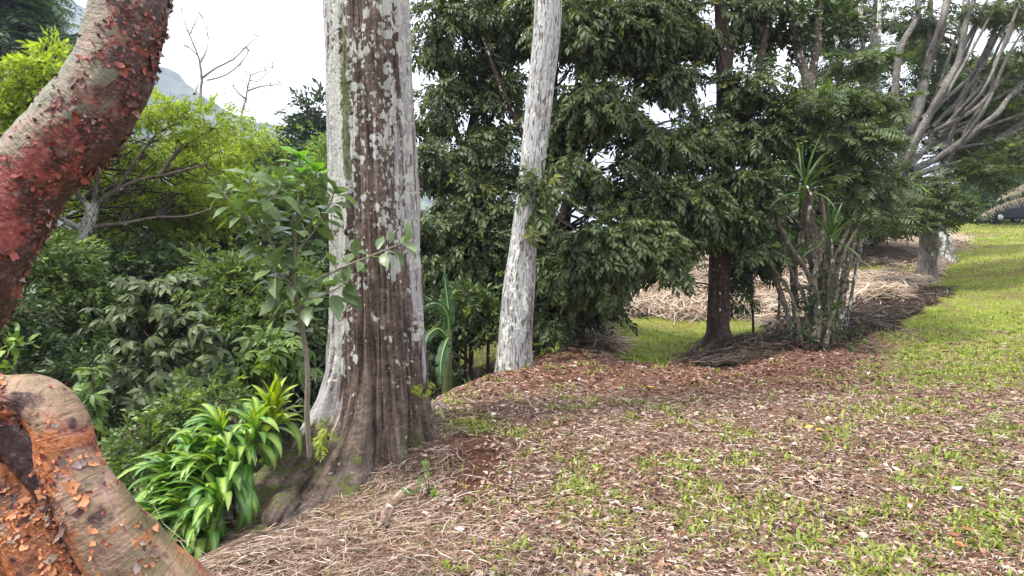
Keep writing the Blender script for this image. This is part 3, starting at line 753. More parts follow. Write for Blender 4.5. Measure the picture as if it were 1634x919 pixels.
plant('dark_glossy_tree', 'dark green tree with sky showing through thin upper twigs, between the two big trunks', 'tree', 715, 12,
      [(['base', (735, 400), (745, 250), (770, 120), (790, -40)], [20, 18, 16, 13, 10]), ([(745, 260), (710, 150), (690, 40)], [10, 8, 5]), ([(750, 240), (800, 160), (830, 60)], [9, 7, 4])],
      [(700, 40, 11.5, 50, 55), (760, 20, 12, 60, 40), (815, 40, 12, 45, 50), (690, 160, 11.5, 35, 50), (740, 110, 12, 50, 40), (790, 250, 11.5, 50, 40), (800, 150, 11.8, 32, 45), (775, 190, 12, 30, 40), (720, 260, 11, 60, 45), (700, 340, 10.6, 50, 50), (770, 330, 10.8, 60, 45), (740, 400, 10.6, 75, 38), (810, 390, 11, 35, 50), (690, 430, 10.6, 35, 40)],
      TPL['pinnate'] + TPL['twig'][:3], 7000, .21, M_dark, 103, msk=(.1, .1, .2), nclump=12, cr=.19, droop=.6, young=.02, tw=dict(maxn=130, r0=.03))
mt_ = lambda th, s, V, nr: np.stack([0 * th + .1, 0 * th + .15, .75 * sst(4, 0, s) + .1], 1)
plant('mossy_tree', 'mossy green trunk under low dark leaves near the drooping palm frond', 'tree', 906, 11.2,
      [(['base', (903, 480), (898, 420), (905, 330), (930, 200)], [28, 22, 20, 17, 10])],
      [(930, 460, 11.3, 55, 35), (890, 470, 11.5, 40, 35), (960, 500, 11.4, 25, 22)],
      'twig', 700, .26, M_shade, 105, gaps=False, barkmat=M_dbark, mfun=mt_, nclump=10, cr=.2, tw=dict(maxn=30))
# tree with the dark straight trunk
def dtrunk_m(th, s, V, nr): return np.stack([.12 + 0 * th, 0 * th, .3 * sst(1, 0, s)], 1)
dt, dn, dc = plant('dark_trunk_tree', 'straight dark trunk with furrowed bark standing on the low mound, leafy boughs hanging round it', 'tree', 1147, 11.1,
      [(['base', (1146, 520), (1147, 470), (1150, 390), (1153, 280), (1155, 120), (1148, -40)], [58, 36, 33, 33, 30, 24, 18]),
       ([(1152, 300), (1190, 200), (1215, 90), (1230, -20)], [14, 12, 10, 6]), ([(1153, 260), (1100, 160), (1060, 50)], [14, 10, 5]), ([(1155, 150), (1170, 60), (1185, -30)], [14, 12, 10])],
      [(1110, 330, 10.3, 30, 45), (1110, 215, 10.8, 42, 40), (1165, 350, 10.8, 40, 24), (1195, 290, 10.8, 45, 28), (1120, 40, 11.2, 50, 40), (1190, 140, 11, 45, 30), (1215, 215, 11, 40, 35), (1200, 15, 11.5, 60, 26), (1180, 402, 10.9, 36, 10), (1080, 455, 10.6, 20, 14), (1115, 395, 10.5, 20, 18)],
      TPL['pinnate'] + TPL['twig'][:3], 5600, .215, M_dark, 107, mfun=dtrunk_m, seg=24, nclump=12, cr=.17, droop=.6, tw=dict(maxn=120, r0=.03))
for pts, rr in (([(1135, 545), (1108, 560), (1085, 572)], [.10, .06, .02]), ([(1140, 553), (1118, 572), (1100, 580)], [.10, .05, .02]), ([(1160, 548), (1185, 552), (1215, 550)], [.12, .06, .02]), ([(1138, 538), (1115, 548), (1095, 556)], [.08, .05, .02])):
    mb = MB(); tube(mb, ground_path(pts, .02), rr, 10, step=.05, rfun=knob(66, .3), msk=(.05, .05, .3)); mb.build('root', M_dbark, dt)
# thin-leaved boughs hanging in front of the straw bank
plant('hanging_bough_tree', 'small dark sapling whose fine leaf fans hang over the straw bank beside the dark trunk', 'tree', 1205, 11.8,
      [(['base', (1200, 480), (1195, 430), (1185, 400)], [4, 4, 3, 2])],
      [(1185, 440, 11.6, 25, 22), (1165, 470, 11.6, 14, 16), (1215, 410, 11.5, 30, 18), (1170, 425, 11.6, 20, 12)], 'fine', 220, .30, M_shade, 108, gaps=False, nclump=8, cr=.12, droop=.4, tw=dict(maxn=14, r0=.012))

# ---------------------------------------------------------------- vine clump on the mound
vm = lambda th, s, V, nr: np.stack([.12 + .35 * fbm(V * 4, 8, 2), .12 + 0 * th, .25 * fbm(V * 2, 9, 2) + .1], 1)
vt, vn, vc = plant('vine_wrapped_tree', 'mottled trunk wrapped in whitish vine stems and ivy leaves on the mound', 'tree', 1305, 11.3,
      [(['base', (1308, 500), (1308, 440), (1297, 380), (1288, 320), (1292, 240), (1290, 150), (1272, 70), (1258, -20)], [46, 34, 28, 25, 20, 17, 16, 13, 9]),
       ([(1291, 155), (1302, 80), (1312, -20)], [14, 12, 9]),
       ([(1318, 545), (1328, 480), (1326, 430), (1318, 360), (1310, 300)], [24, 20, 17, 14, 10]),
       ([(1262, 552, 11), (1258, 505, 10.9), (1240, 452, 10.9), (1222, 400, 10.9), (1200, 362, 11), (1175, 330, 11)], [11, 9, 8, 7, 6, 4]),
       ([(1300, 545, 10.8), (1305, 500, 10.8), (1296, 455, 10.8), (1283, 425, 10.8), (1262, 395, 10.9), (1240, 350, 11), (1222, 300, 11)], [15, 12, 9, 8, 7, 6, 4]),
       ([(1304, 480, 10.8), (1300, 440, 10.7), (1312, 395, 10.8), (1316, 350, 10.8), (1310, 310, 10.9)], [9, 8, 7, 6, 5]),
       ([(1330, 548, 10.8), (1326, 500, 10.8), (1322, 440, 10.9), (1345, 385, 10.9), (1372, 325, 11)], [9, 8, 7, 6, 4]),
       ([(1290, 550, 10.9), (1285, 480, 10.9), (1262, 430, 10.9), (1250, 380, 11), (1262, 300, 11)], [7, 6, 5, 4, 3]), ([(1318, 550, 10.7), (1335, 470, 10.7), (1340, 420, 10.7), (1378, 345, 10.8)], [6, 5, 5, 3]), ([(1330, 545, 11), (1345, 460, 11), (1360, 400, 11), (1352, 320, 11)], [6, 5, 5, 3]),
       ([(1280, 550, 10.8), (1262, 470, 10.8), (1215, 400, 10.8), (1210, 340, 10.9)], [6, 5, 4, 3]),
       ([(1275, 548, 11.1), (1270, 500, 11.1), (1268, 430, 11.2), (1280, 370, 11.2)], [13, 11, 10, 7])],
      [(1240, 60, 11.6, 45, 35), (1310, 40, 11.8, 45, 30), (1235, 245, 11.4, 30, 26), (1262, 190, 11.8, 24, 30), (1245, 350, 12.2, 30, 16)],
      'twig', 800, .28, M_shade, 109, barkmat=M_vine, mfun=vm, kn=.3, seg=14, nclump=13, cr=.2, tw=dict(maxn=60))
mb = MB(); rng = RNG(11)
foliage(mb, [blob(1300, 505, 10.8, 35, 50, .3), blob(1330, 540, 10.8, 40, 14, .3), blob(1275, 540, 10.8, 20, 14, .3), blob(1310, 450, 10.9, 22, 50, .25), blob(1345, 520, 11, 18, 18, .3)], TPL['twig'], 230, .19, rng, nclump=12, cr=.12, droop=.1, gaps=False)
mb.build('ivy_leaves', M_shade, vt, smooth=False, kind='stuff')

# spiky rosettes growing in the clump; each leaf a part
def strap_mesh(name, Ln, w, e0, bend, mat, nseg=7, tip=.15, fold=.25):
    """arched strap leaf: starts at elevation e0 along +Y and bends down; attribute lf.x runs across"""
    mb = MB(); y = z = 0.0; e = e0; V, A = [], []
    for i in range(nseg + 1):
        u = i / nseg
        ww = w * (min(1, .35 + 2.2 * u) if u < .35 else 1 - ((u - .35) / .65) ** 2.2 * (1 - tip * .3)) / 2
        nx_, nz_ = -math.sin(e), math.cos(e)
        V += [(-ww, y + nx_ * fold * ww, z + nz_ * fold * ww), (0, y, z), (ww, y + nx_ * fold * ww, z + nz_ * fold * ww)]
        A += [(-1, u, 0), (0, u, 0), (1, u, 0)]
        y += math.cos(e) * Ln / nseg; z += math.sin(e) * Ln / nseg; e -= bend / nseg * (0.4 + 1.2 * u)
    F = []
    for i in range(nseg):
        a = i * 3; F += [(a, a + 1, a + 4, a + 3), (a + 1, a + 2, a + 5, a + 4)]
    mb.add(V, F, lf=A); me = mb.mesh(name); me.materials.append(mat); return me
def strap_mat(name, edge, mid, pat='centre'):
    m, t, out = newmat(name); s = sep(t, attr(t, 'lf').outputs['Vector'])
    ax = mathn(t, 'ABSOLUTE', s[0]); oi_ = t.nodes.new('ShaderNodeObjectInfo').outputs['Random']; oi = t.nodes.new('ShaderNodeObjectInfo').outputs['Random']
    ax = mathn(t, 'ADD', ax, mathn(t, 'MULTIPLY', mathn(t, 'SUBTRACT', oi, .5), .5))
    c = ramp(t, mathn(t, 'ADD', ax, mathn(t, 'MULTIPLY_ADD', noise(t, mapping(t, attr(t, 'lf').outputs['Vector'], (5, 9, 1)), 1.0, 3), .7, -.35)), [(.22, mid), (.70, edge)])
    c = mixc(t, ramp(t, mathn(t, 'ADD', s[1], mathn(t, 'MULTIPLY', oi_, .12)), [(1.0, (0, 0, 0)), (1.06, (1, 1, 1))]), c, (.22, .15, .06))
    c = mixc(t, 1.0, c, ramp(t, oi, [(0, (.65, .70, .65)), (1, (1.25, 1.2, 1.1))]), 'MULTIPLY')
    b = t.nodes.new('ShaderNodeBsdfPrincipled'); t.links.new(c, b.inputs['Base Color']); b.inputs['Roughness'].default_value = .42; b.inputs['Specular IOR Level'].default_value = .45
    tr = t.nodes.new('ShaderNodeBsdfTranslucent'); t.links.new(mixc(t, 1.0, c, (1.4, 1.6, .5), 'MULTIPLY'), tr.inputs['Color'])
    mx = t.nodes.new('ShaderNodeMixShader'); mx.inputs['Fac'].default_value = .28
    t.links.new(b.outputs[0], mx.inputs[1]); t.links.new(tr.outputs[0], mx.inputs[2]); t.links.new(mx.outputs[0], out.inputs['Surface']); return m
M_strap = strap_mat('dark_strap_leaf', (.05, .095, .03), (.085, .15, .05))
M_vari = strap_mat('variegated_leaf', (.10, .22, .045), (.40, .52, .11))
M_viy = strap_mat('yellow_variegated_leaf', (.16, .27, .035), (.55, .60, .05))
M_vig = strap_mat('green_variegated_leaf', (.075, .18, .045), (.20, .36, .09))
def rosette(parent, c, k, meshes, rng, az=None, spread=180, sc=(.8, 1.15), lean=(0, 0), spin=0):
    for i in range(k):
        a = spin + (az + rng.uniform(-spread, spread) if az is not None else i * 137.5 + rng.uniform(-12, 12))
        me = meshes[min(len(meshes) - 1, int(i / k * len(meshes)))]
        o = link('leaf', me, parent); s = rng.uniform(*sc)
        o.matrix_world = Matrix.Translation(Vector(c) + Vector((0, 0, -.006 * i))) @ Matrix.Rotation(lean[0] + rng.uniform(-.08, .08), 4, 'X') @ Matrix.Rotation(lean[1] + rng.uniform(-.08, .08), 4, 'Y') @ Matrix.Rotation(R(a - 90), 4, 'Z') @ Matrix.Rotation(rng.uniform(-.25, .25), 4, 'Y') @ Matrix.Scale(s, 4)
spk = [strap_mesh('spike_leaf', .55, .045, R(80 - i * 18), R(25 + i * 10), M_strap, 5, fold=.4) for i in range(6)]
rng = RNG(21)
for k, (px, py, D, h, lab, sc_) in enumerate([(1285, 292, 10.2, .5, 'spiky dark rosette highest on the vine wrapped trunk', (1.1, 1.6)), (1325, 375, 10.2, .5, 'spiky rosette plant halfway up, right of the vine wrapped trunk', (.9, 1.35)), (1243, 430, 11.0, .8, 'small dark spiky rosette left of the vine wrapped trunk', (.5, .8)), (1262, 400, 11.1, .8, 'spiky rosette on a thin stem between whitish vine stems', (.5, .8)), (1350, 360, 11.2, .5, 'spiky rosette plant against the straw, furthest right in the clump', (.6, 1.0))]):
    o = thing('rosette_plant', lab, 'plant', P(px, py + 60, D), 'spiky rosette plants in the vine clump'); c = P(px, py, D)
    mb = MB(); b_ = P(px + rng.uniform(-6, 6) , py + 60, D + .1); b_[2] -= .5 if k > 1 else 0
    tube(mb, [b_, (b_ + c) / 2 + rng.normal(size=3) * .04, c], [.03, .025, .02], 6, msk=(.2, .2, .2)); mb.build('stem', M_vine, o)
    rosette(o, c, 26, spk, rng, sc=sc_)

# ---------------------------------------------------------------- feathery green tree in front of the grey tree
plant('feathery_tree', 'light green feathery leaved tree with thin pale stems rising beside the vine clump', 'tree', 1340, 11.8,
      [(['base', (1350, 440), (1365, 370), (1385, 280), (1382, 150), (1372, 0)], [10, 9, 8, 9, 8, 6]), ([(1340, 545, 11.5), (1345, 440, 11.5), (1368, 360, 11.5), (1395, 250, 11.6), (1400, 100, 11.8), (1405, -20, 11.8)], [8, 8, 7, 9, 8, 6]), ([(1350, 520, 11.6), (1368, 420, 11.6), (1385, 345, 11.6)], [5, 5, 3])],
      [(1310, 160, 10.8, 40, 14), (1370, 155, 11, 50, 12), (1335, 215, 10.8, 45, 18), (1390, 225, 11, 34, 22), (1365, 275, 10.9, 34, 16), (1400, 290, 11, 26, 18), (1360, 95, 11.3, 40, 12), (1415, 175, 11.2, 20, 12), (1385, 335, 11, 30, 8)],
      'fine', 1250, .30, M_fine, 111, barkmat=M_grey, msk=(.4, .4, .1), nclump=14, cr=.17, flat=.35, droop=.35, young=.05, tw=dict(maxn=80, r0=.016))

# ---------------------------------------------------------------- big grey tree with fanning limbs
fan = [([(1476, 330), (1455, 280), (1445, 240), (1470, 150), (1497, 60), (1515, -20)], [26, 24, 20, 17, 14, 10]),
       ([(1448, 262), (1482, 185), (1530, 95), (1562, -20)], [17, 15, 12, 8]), ([(1452, 265), (1515, 198), (1562, 105), (1605, -20)], [13, 11, 10, 6]),
       ([(1455, 272), (1530, 228), (1592, 180), (1645, 118), (1720, 40)], [14, 12, 10, 8, 5]), ([(1458, 280), (1545, 256), (1605, 212), (1668, 165), (1740, 120)], [12, 11, 9, 7, 4]),
       ([(1446, 250), (1428, 160), (1440, 70), (1460, -20)], [15, 14, 12, 8]), ([(1452, 240), (1478, 120), (1486, -20)], [12, 11, 8]), ([(1450, 270), (1405, 170), (1392, 60), (1400, -20)], [12, 10, 9, 7]),
       ([(1470, 190), (1540, 130), (1590, 60), (1640, 10)], [9, 8, 6, 4]), ([(1480, 215), (1560, 170), (1630, 90), (1680, 40)], [9, 8, 6, 4]), ([(1500, 250), (1570, 200), (1625, 145), (1670, 80)], [8, 7, 6, 4]),
       ([(1460, 290), (1530, 285), (1600, 262), (1660, 250)], [9, 8, 6, 4]), ([(1500, 140), (1545, 60), (1580, -10)], [8, 7, 5]), ([(1530, 235), (1580, 150), (1610, 60), (1625, -20)], [8, 7, 6, 4])]
def kink(p, w, rg, a=9):
    q, ww = [], []
    for j in range(len(p) - 1):
        q.append(p[j]); ww.append(w[j]); k = .5
        q.append(tuple(np.array(p[j]) * .5 + np.array(p[j + 1]) * .5 + np.array([rg.normal() * a, rg.normal() * a, rg.normal() * .15][:len(p[j])]))); ww.append((w[j] + w[j + 1]) / 2)
    return q + [p[-1]], ww + [w[-1]]
rgk = RNG(77)
fan = [kink([(q[0], q[1], 18.6 + .5 * math.sin(3.1 * i + j)) for j, q in enumerate(p)], w, rgk, 4) for i, (p, w) in enumerate(fan)]
fan = [(p, [v * .8 for v in w]) if i else (p, w) for i, (p, w) in enumerate(fan)]
rngf = RNG(402)
for i in range(14):
    a = rngf.uniform(.15, 1.25); l = rngf.uniform(160, 330); sx, sy = 1455 + rngf.uniform(0, 60), 262 - rngf.uniform(0, 60)
    D_ = 18.6 + rngf.uniform(-1.5, 1.5)
    fan.append(([(sx, sy, 18.6), (sx + math.cos(a) * l * .5, sy - math.sin(a) * l * .45, D_), (sx + math.cos(a) * l, sy - math.sin(a) * l * 1.1, D_)], [7, 5, 3])); fan[-1] = kink(*fan[-1], rgk, 7)
plant('grey_limbed_tree', 'big tree whose many pale grey limbs fan up to the right', 'tree', 1478, 20.5,
      [(['base', (1480, 420, 20.4), (1482, 385, 20.2), (1478, 340, 19.4)], [35, 27, 27, 27])] + fan,
      [(1480, 320, 17.5, 60, 22), (1430, 335, 17.3, 45, 22), (1515, 345, 17.8, 35, 20), (1400, 355, 17, 40, 16), (1570, 275, 18, 50, 18), (1440, 300, 18, 36, 16), (1610, 240, 18.5, 45, 18), (1485, 362, 17.3, 36, 10), (1570, 15, 18.4, 60, 14), (1450, 20, 19, 50, 22), (1410, 120, 19.5, 30, 22), (1620, 85, 18, 40, 14), (1350, 20, 19, 50, 30), (1625, 175, 19, 40, 12), (1570, 200, 20.5, 60, 18), (1520, 150, 20.5, 40, 26), (1600, 130, 21, 50, 22), (1460, 180, 20.5, 40, 30), (1600, 40, 20.5, 50, 22), (1500, 60, 20.5, 40, 30), (1400, 200, 20, 30, 30), (1340, 90, 20, 40, 30), (1545, 240, 20, 40, 16)],
      'fine', 4200, .40, M_dark, 113, barkmat=M_grey, twigmat=M_greytwig, msk=(.35, .0, .2), nclump=15, cr=.30, flat=.25, droop=.15, young=.01, face=.15, tw=dict(maxn=110, r0=.03, sub=4, subl=.8))
plant('grey_limbed_tree', 'second smooth grey trunk just right of the big fanning one, dark litter at its foot', 'tree', 1508, 25,
      [(['base', (1505, 395), (1500, 360), (1510, 250), (1530, 100), (1545, -20)], [32, 26, 24, 16, 14, 10])],
      [(1530, 90, 24, 60, 30), (1590, 130, 25, 60, 25), (1470, 70, 25, 55, 30)], 'fine', 600, .6, M_dark, 115, barkmat=M_grey, msk=(.5, .3, .1), nclump=12, cr=.4, flat=.3, tw=dict(maxn=40, r0=.05))

# ---------------------------------------------------------------- trees beyond, right
plant('bright_bush_tree', 'sunlit yellow green tree far behind the fanning limbs', 'tree', 1600, 50, [(['base', (1600, 250), (1605, 180)], [10, 9, 6])],
      [(1585, 180, 50, 40, 30), (1630, 240, 50, 50, 30), (1570, 250, 48, 30, 22), (1660, 150, 52, 60, 40)], 'twig', 2400, 1.0, M_lime, 117, nclump=14, cr=.9, tw=dict(maxn=20, r0=.08))
plant('tall_far_tree', 'tall shadowy tree far behind, above the parked car', 'tree', 1700, 60, [(['base', (1690, 200), (1680, 60)], [14, 12, 8])],
      [(1600, 200, 58, 70, 50), (1660, 120, 58, 70, 60), (1640, 290, 55, 60, 25), (1560, 130, 60, 35, 25)], 'twig', 2600, 1.3, M_mid, 119, nclump=14, cr=1.0, tw=dict(maxn=20, r0=.1))
plant('brown_hedge', 'dull green and brown hedge behind the dead palm fronds', 'hedge', 1545, 46, [(['base', (1545, 330)], [5, 3])],
      [(1545, 322, 46, 38, 22), (1580, 310, 47, 40, 24), (1510, 318, 46, 30, 24), (1620, 312, 49, 45, 26)], 'twig', 2000, .7, M_shade, 121, nclump=14, cr=.6, tw=dict(maxn=0))
plant('bank_shrub', 'low green shrub growing on top of the straw bank between dark trunks', 'shrub', 1215, 21, [(['base', (1215, 400)], [4, 2])],
      [(1215, 400, 21, 45, 18), (1170, 395, 21, 30, 18), (1260, 385, 22, 40, 22)], 'twig', 800, .42, M_mid, 123, gaps=False, nclump=12, cr=.25, young=.1, tw=dict(maxn=20))
plant('back_row_tree', 'dark tree on the rise directly behind the vine wrapped trunk', 'tree', 1330, 27, [(['base', (1330, 280), (1335, 140)], [14, 11, 7])],
      [(1300, 335, 26, 80, 26), (1400, 330, 27, 60, 30), (1350, 250, 27, 60, 30), (1230, 350, 26, 40, 20), (1440, 355, 27, 40, 14), (1330,160,27,40,25)], 'fine', 2400, .75, M_dark, 125, nclump=14, cr=.5, flat=.5, tw=dict(maxn=50, r0=.05))
plant('back_row_tree', 'broad shadowy tree behind the straw bank, left of the dark trunk', 'tree', 1030, 27, [(['base', (1030, 340), (1025, 200)], [14, 12, 8])],
      [(1010, 380, 26, 50, 16), (1075, 372, 27, 40, 18), (1090, 310, 28, 40, 24), (1130, 200, 28, 30, 24)], 'twig', 900, .55, M_shade, 127, nclump=11, cr=.4, tw=dict(maxn=60, r0=.06))

# ================================================================ LEFT SIDE
fm = lambda th, s, V, nr: np.stack([(.85 - .3 * fbm(V * 3, 3, 3)) * sst(.15, -.15, V[:, 2] - P(0, 318, 10.5)[2]) * sst(.25, -.05, V[:, 0] - P(152, 0, 10.5)[0]), .15 + 0 * th, .30 * sst(.0, 1.0, nr[:, 2]) + .25 * fbm(V * 2, 2, 2)], 1)
def lm(d): return lambda th, s, V, nr: np.stack([.45 + 0 * th - d * s * .1, .35 + 0 * th, .3 + .3 * nr[:, 2]], 1)
ft, fn, fc = plant('flat_topped_tree', 'yellow green flat topped tree with a crooked whitish trunk beyond the peeling limb', 'tree', 95, 10.5,
      [(['base', (100, 480), (116, 425), (138, 372), (148, 332)], [26, 24, 22, 20, 19]),
       ([(148, 336), (165, 318), (215, 290), (270, 278), (330, 262)], [11, 8, 6, 5, 3]), ([(143, 362), (195, 357), (250, 347), (300, 345), (345, 330)], [7, 6, 5, 4, 2]),
       ([(148, 336), (130, 318), (112, 296), (60, 270)], [10, 9, 7, 4]), ([(138, 370), (100, 350), (60, 335), (10, 330)], [8, 7, 5, 3]), ([(185, 305), (215, 260), (250, 215), (300, 190)], [6, 5, 4, 3]), ([(148, 332), (160, 270), (200, 200), (210, 170)], [8, 6, 5, 3]), ([(255, 280), (290, 235), (340, 205)], [6, 5, 3]), ([(160, 400), (175, 430), (190, 470)], [4, 4, 2])],
      [(220, 175, 10.4, 70, 20), (300, 190, 10.5, 70, 24), (355, 215, 10.6, 42, 20), (160, 190, 10.8, 55, 20), (270, 245, 11.4, 90, 22), (190, 250, 11.4, 70, 25), (330, 290, 11.6, 70, 25), (240, 315, 11.4, 80, 18), (120, 280, 11.5, 60, 25), (200, 385, 11.8, 80, 26), (300, 370, 12, 60, 26), (60, 370, 11.4, 60, 30), (200, 330, 12.5, 100, 30), (320, 330, 12.5, 70, 30), (100, 310, 12.5, 60, 30), (230, 270, 13, 110, 25)],
      'twig', 5600, .16, M_lime, 131, barkmat=M_lich, mfun=fm, kn=.28, seg=14, nclump=18, cr=.17, flat=.4, young=.2, droop=.1, tw=dict(maxn=170, r0=.016, sub=4, subl=.35))
plant('far_feathery_tree', 'bluish green feathery tree at the top left corner', 'tree', -60, 26, [(['base', (-40, 200), (-20, 90)], [18, 14, 9])],
      [(0, 40, 26, 80, 40), (50, 70, 26, 45, 35), (-10, 100, 26, 60, 30), (10, -10, 26, 60, 40)], 'fine', 2400, .75, M_blue, 133, nclump=22, cr=.5, flat=.3, droop=.6, tw=dict(maxn=60, r0=.05))
plant('lime_tree', 'bright lime green tree just below the bluish feathery one', 'tree', 5, 9.5, [(['base', (20, 400), (30, 250), (45, 160)], [10, 9, 8, 5])],
      [(60, 130, 9.4, 50, 30), (90, 100, 9.6, 30, 22), (20, 170, 9.4, 50, 28), (75, 190, 9.8, 40, 20), (15, 225, 9.4, 45, 26), (-10, 300, 9.6, 50, 40), (60, 240, 10, 40, 22)], 'twig', 2100, .22, M_lime, 135, nclump=14, cr=.17, flat=.5, young=.35, tw=dict(maxn=60, r0=.014))
plant('lime_bush', 'bright yellow green bush mass below the flat topped crown', 'bush', 250, 12.6, [(['base', (250, 420)], [6, 3])],
      [(170, 345, 12.6, 60, 25), (260, 330, 12.8, 70, 28), (340, 350, 12.6, 50, 26), (220, 390, 12.2, 80, 24), (320, 250, 13.5, 70, 30), (380, 300, 13.4, 40, 30), (110, 400, 12, 60, 25), (400, 230, 14, 30, 20)], 'twig', 3600, .20, M_lime, 132, nclump=18, cr=.2, young=.2, droop=.1, tw=dict(maxn=60, r0=.012))
# bare dead trees beyond
def bare_tree(name, label, px, D, paths, grp=None):
    b = base_of(px, D); o = thing(name, label, 'tree', b, grp)
    for i, (pts, w) in enumerate(paths):
        mb = MB(); pw = [P(x, y, D + .5 * math.sin(i * 2 + j)) for j, (x, y) in enumerate(pts)]
        r = list(np.linspace(w, 1.2, len(pw)) / 2 / FPX * D)
        if i == 0: pw = [np.array(b) - [0, 0, .3]] + pw; r = [r[0] * 1.5] + r
        tube(mb, pw, r, 6, step=.4, rfun=knob(i, .2, 2)); mb.build('trunk' if i == 0 else 'branch', M_dead, o)
        rg = RNG(px + i)
        mt = MB()
        for q in pw[2:]:
            for k in range(4):
                d = unit(rg.normal(size=3) + [0, 0, .6]); L_ = rg.uniform(.4, 1.3)
                tube(mt, [q, q + d * L_ * .5 + rg.normal(size=3) * .1, q + d * L_], [.018, .013, .006], 4)
        if mt.n: mt.build('twigs', M_dead, o, kind='stuff')
bare_tree('dead_tree', 'leafless pale tree with tall forked branches against the white sky', 318, 30,
          [([(330, 300), (320, 160), (322, 130), (318, 95), (300, 50), (288, 16)], 6), ([(322, 125), (345, 108), (372, 95), (392, 75), (411, 58)], 4), ([(320, 100), (330, 80), (333, 62)], 3), ([(330, 128), (360, 120), (385, 100), (398, 80)], 3), ([(314, 88), (305, 78), (293, 72)], 2), ([(303, 55), (312, 35), (318, 20)], 2), ([(310, 150), (318, 130)], 5)])
bare_tree('dead_tree', 'smaller bare twisted tree low against the sky, right of the taller leafless one', 388, 30,
          [([(380, 300), (386, 180), (392, 160), (395, 140), (400, 120), (425, 112)], 4), ([(392, 158), (380, 148), (372, 138)], 3), ([(394, 145), (415, 138), (432, 136), (448, 134)], 3), ([(398, 128), (410, 130), (436, 108)], 2)])
plant('far_dark_tree', 'dark leafy tree top standing up left of the massive lichened trunk', 'tree', 512, 26, [(['base', (512, 260), (510, 200)], [8, 7, 5])],
      [(512, 185, 26, 20, 25), (508, 225, 26, 30, 30), (525, 260, 25, 35, 30)], 'twig', 900, .55, M_shade, 137, nclump=16, cr=.3, tw=dict(maxn=30, r0=.04))
plant('far_green_tree', 'rounded grey green tree under the bluish mountain', 'tree', 430, 28, [(['base', (430, 300)], [8, 5])],
      [(425, 245, 28, 35, 22), (455, 260, 28, 40, 25), (400, 280, 28, 40, 30), (480, 290, 27, 50, 30)], 'twig', 1300, .5, M_mid, 139, nclump=16, cr=.3, tw=dict(maxn=30, r0=.04))
plant('hillside_tree', 'light green leafy tree behind the sapling, left of the massive trunk', 'tree', 480, 16, [(['base', (480, 380), (478, 320)], [8, 7, 4])],
      [(500, 300, 15, 40, 32), (440, 320, 15.5, 50, 30), (380, 330, 15, 45, 30), (520, 350, 15, 35, 30), (330, 400, 14, 60, 26), (450, 390, 15, 50, 20), (530, 250, 16, 20, 30)], 'twig', 3000, .30, M_fresh, 141, nclump=16, cr=.24, young=.25, tw=dict(maxn=60, r0=.02))
# the dark thicket in the gully
for k, (lab, px, D, bl, tk, n, sz, mt, yg) in enumerate([
    ('dense green bush below the crooked whitish trunk', 60, 8.6, [(60, 420, 8.4, 60, 35), (110, 470, 8.6, 60, 35), (20, 480, 8.2, 50, 40), (80, 540, 8.4, 70, 40), (20, 570, 8, 50, 40)], 'twig', 2300, .20, M_mid, .03),
    ('shadowy thicket behind the broad leaved dark shrub', 250, 9.8, [(200, 430, 10, 80, 30), (300, 460, 10, 80, 40), (150, 600, 9.4, 90, 60), (330, 600, 9.4, 80, 60), (250, 520, 9.8, 90, 60)], 'twig', 3000, .27, M_shade, .0),
    ('yellowish green bush with a level top behind the slender sapling', 400, 8.6, [(350, 440, 8.6, 50, 20), (420, 440, 8.6, 60, 22), (390, 480, 8.5, 70, 26), (490, 450, 8.8, 40, 30), (440, 510, 8.3, 70, 22)], 'twig', 2300, .19, M_mid, .12),
    ('dark undergrowth between slender sapling and massive trunk', 480, 8.8, [(480, 560, 8.8, 60, 60), (400, 590, 8.6, 60, 50), (500, 620, 8, 50, 40), (520, 500, 9, 30, 50)], 'palmate', 1300, .20, M_shade, .02),
    ('dark bush at the far left edge above the peeling root', 0, 6.6, [(0, 520, 6.6, 50, 40), (60, 600, 6.5, 70, 40), (130, 640, 6.3, 60, 40), (20, 560, 6.4, 40, 40)], 'twig', 1500, .17, M_shade, .08)]):
    plant('thicket_bush', lab, 'bush', px, D, [(['base', (px + 5, bl[0][1])], [6, 3])], bl, tk, n, sz, mt, 150 + k, nclump=15, cr=.16, young=yg, tw=dict(maxn=60, r0=.012, sub=3), group='bushes in the gully')
plant('gully_tree', 'tangled dark tree deep in the gully behind the bushes', 'tree', 330, 13, [(['base', (335, 420), (340, 380)], [10, 8, 5])],
      [(380, 385, 13, 60, 26), (250, 450, 13, 90, 40), (450, 450, 13.5, 90, 50), (80, 480, 13, 100, 60), (300, 560, 12.5, 160, 70), (500, 560, 12.5, 60, 80), (100, 600, 12, 120, 70)], 'twig', 4200, .34, M_shade, 161, nclump=12, cr=.28, tw=dict(maxn=120, r0=.02, sub=4))
plant('pale_leaved_shrub', 'small shrub of pale jagged green leaves between dark shrub and sapling stem', 'shrub', 430, 6.8, [(['base', (430, 590), (428, 560)], [4, 4, 3])],
      [(425, 555, 6.7, 32, 22), (445, 540, 6.8, 25, 14), (400, 600, 6.6, 35, 22), (455, 585, 6.8, 28, 18)], 'palmate1', 190, .15, M_fresh, 163, nclump=12, cr=.10, droop=.0, tw=dict(maxn=20, r0=.008))
plant('trailing_shrub', 'low light green shrub trailing down the bank beside the long leaved clump', 'shrub', 280, 5.0,
      [(['base', (280, 700)], [4, 3])],
      [(280, 665, 4.9, 45, 26), (320, 640, 5, 40, 20), (235, 720, 4.7, 38, 32), (200, 760, 4.5, 30, 25), (220, 800, 4.4, 28, 35), (290, 710, 4.9, 50, 36), (350, 640, 5.2, 30, 20)], 'twig1', 1000, .11, M_mid, 165, nclump=15, cr=.085, young=.12, tw=dict(maxn=60, r0=.006, subl=.2))
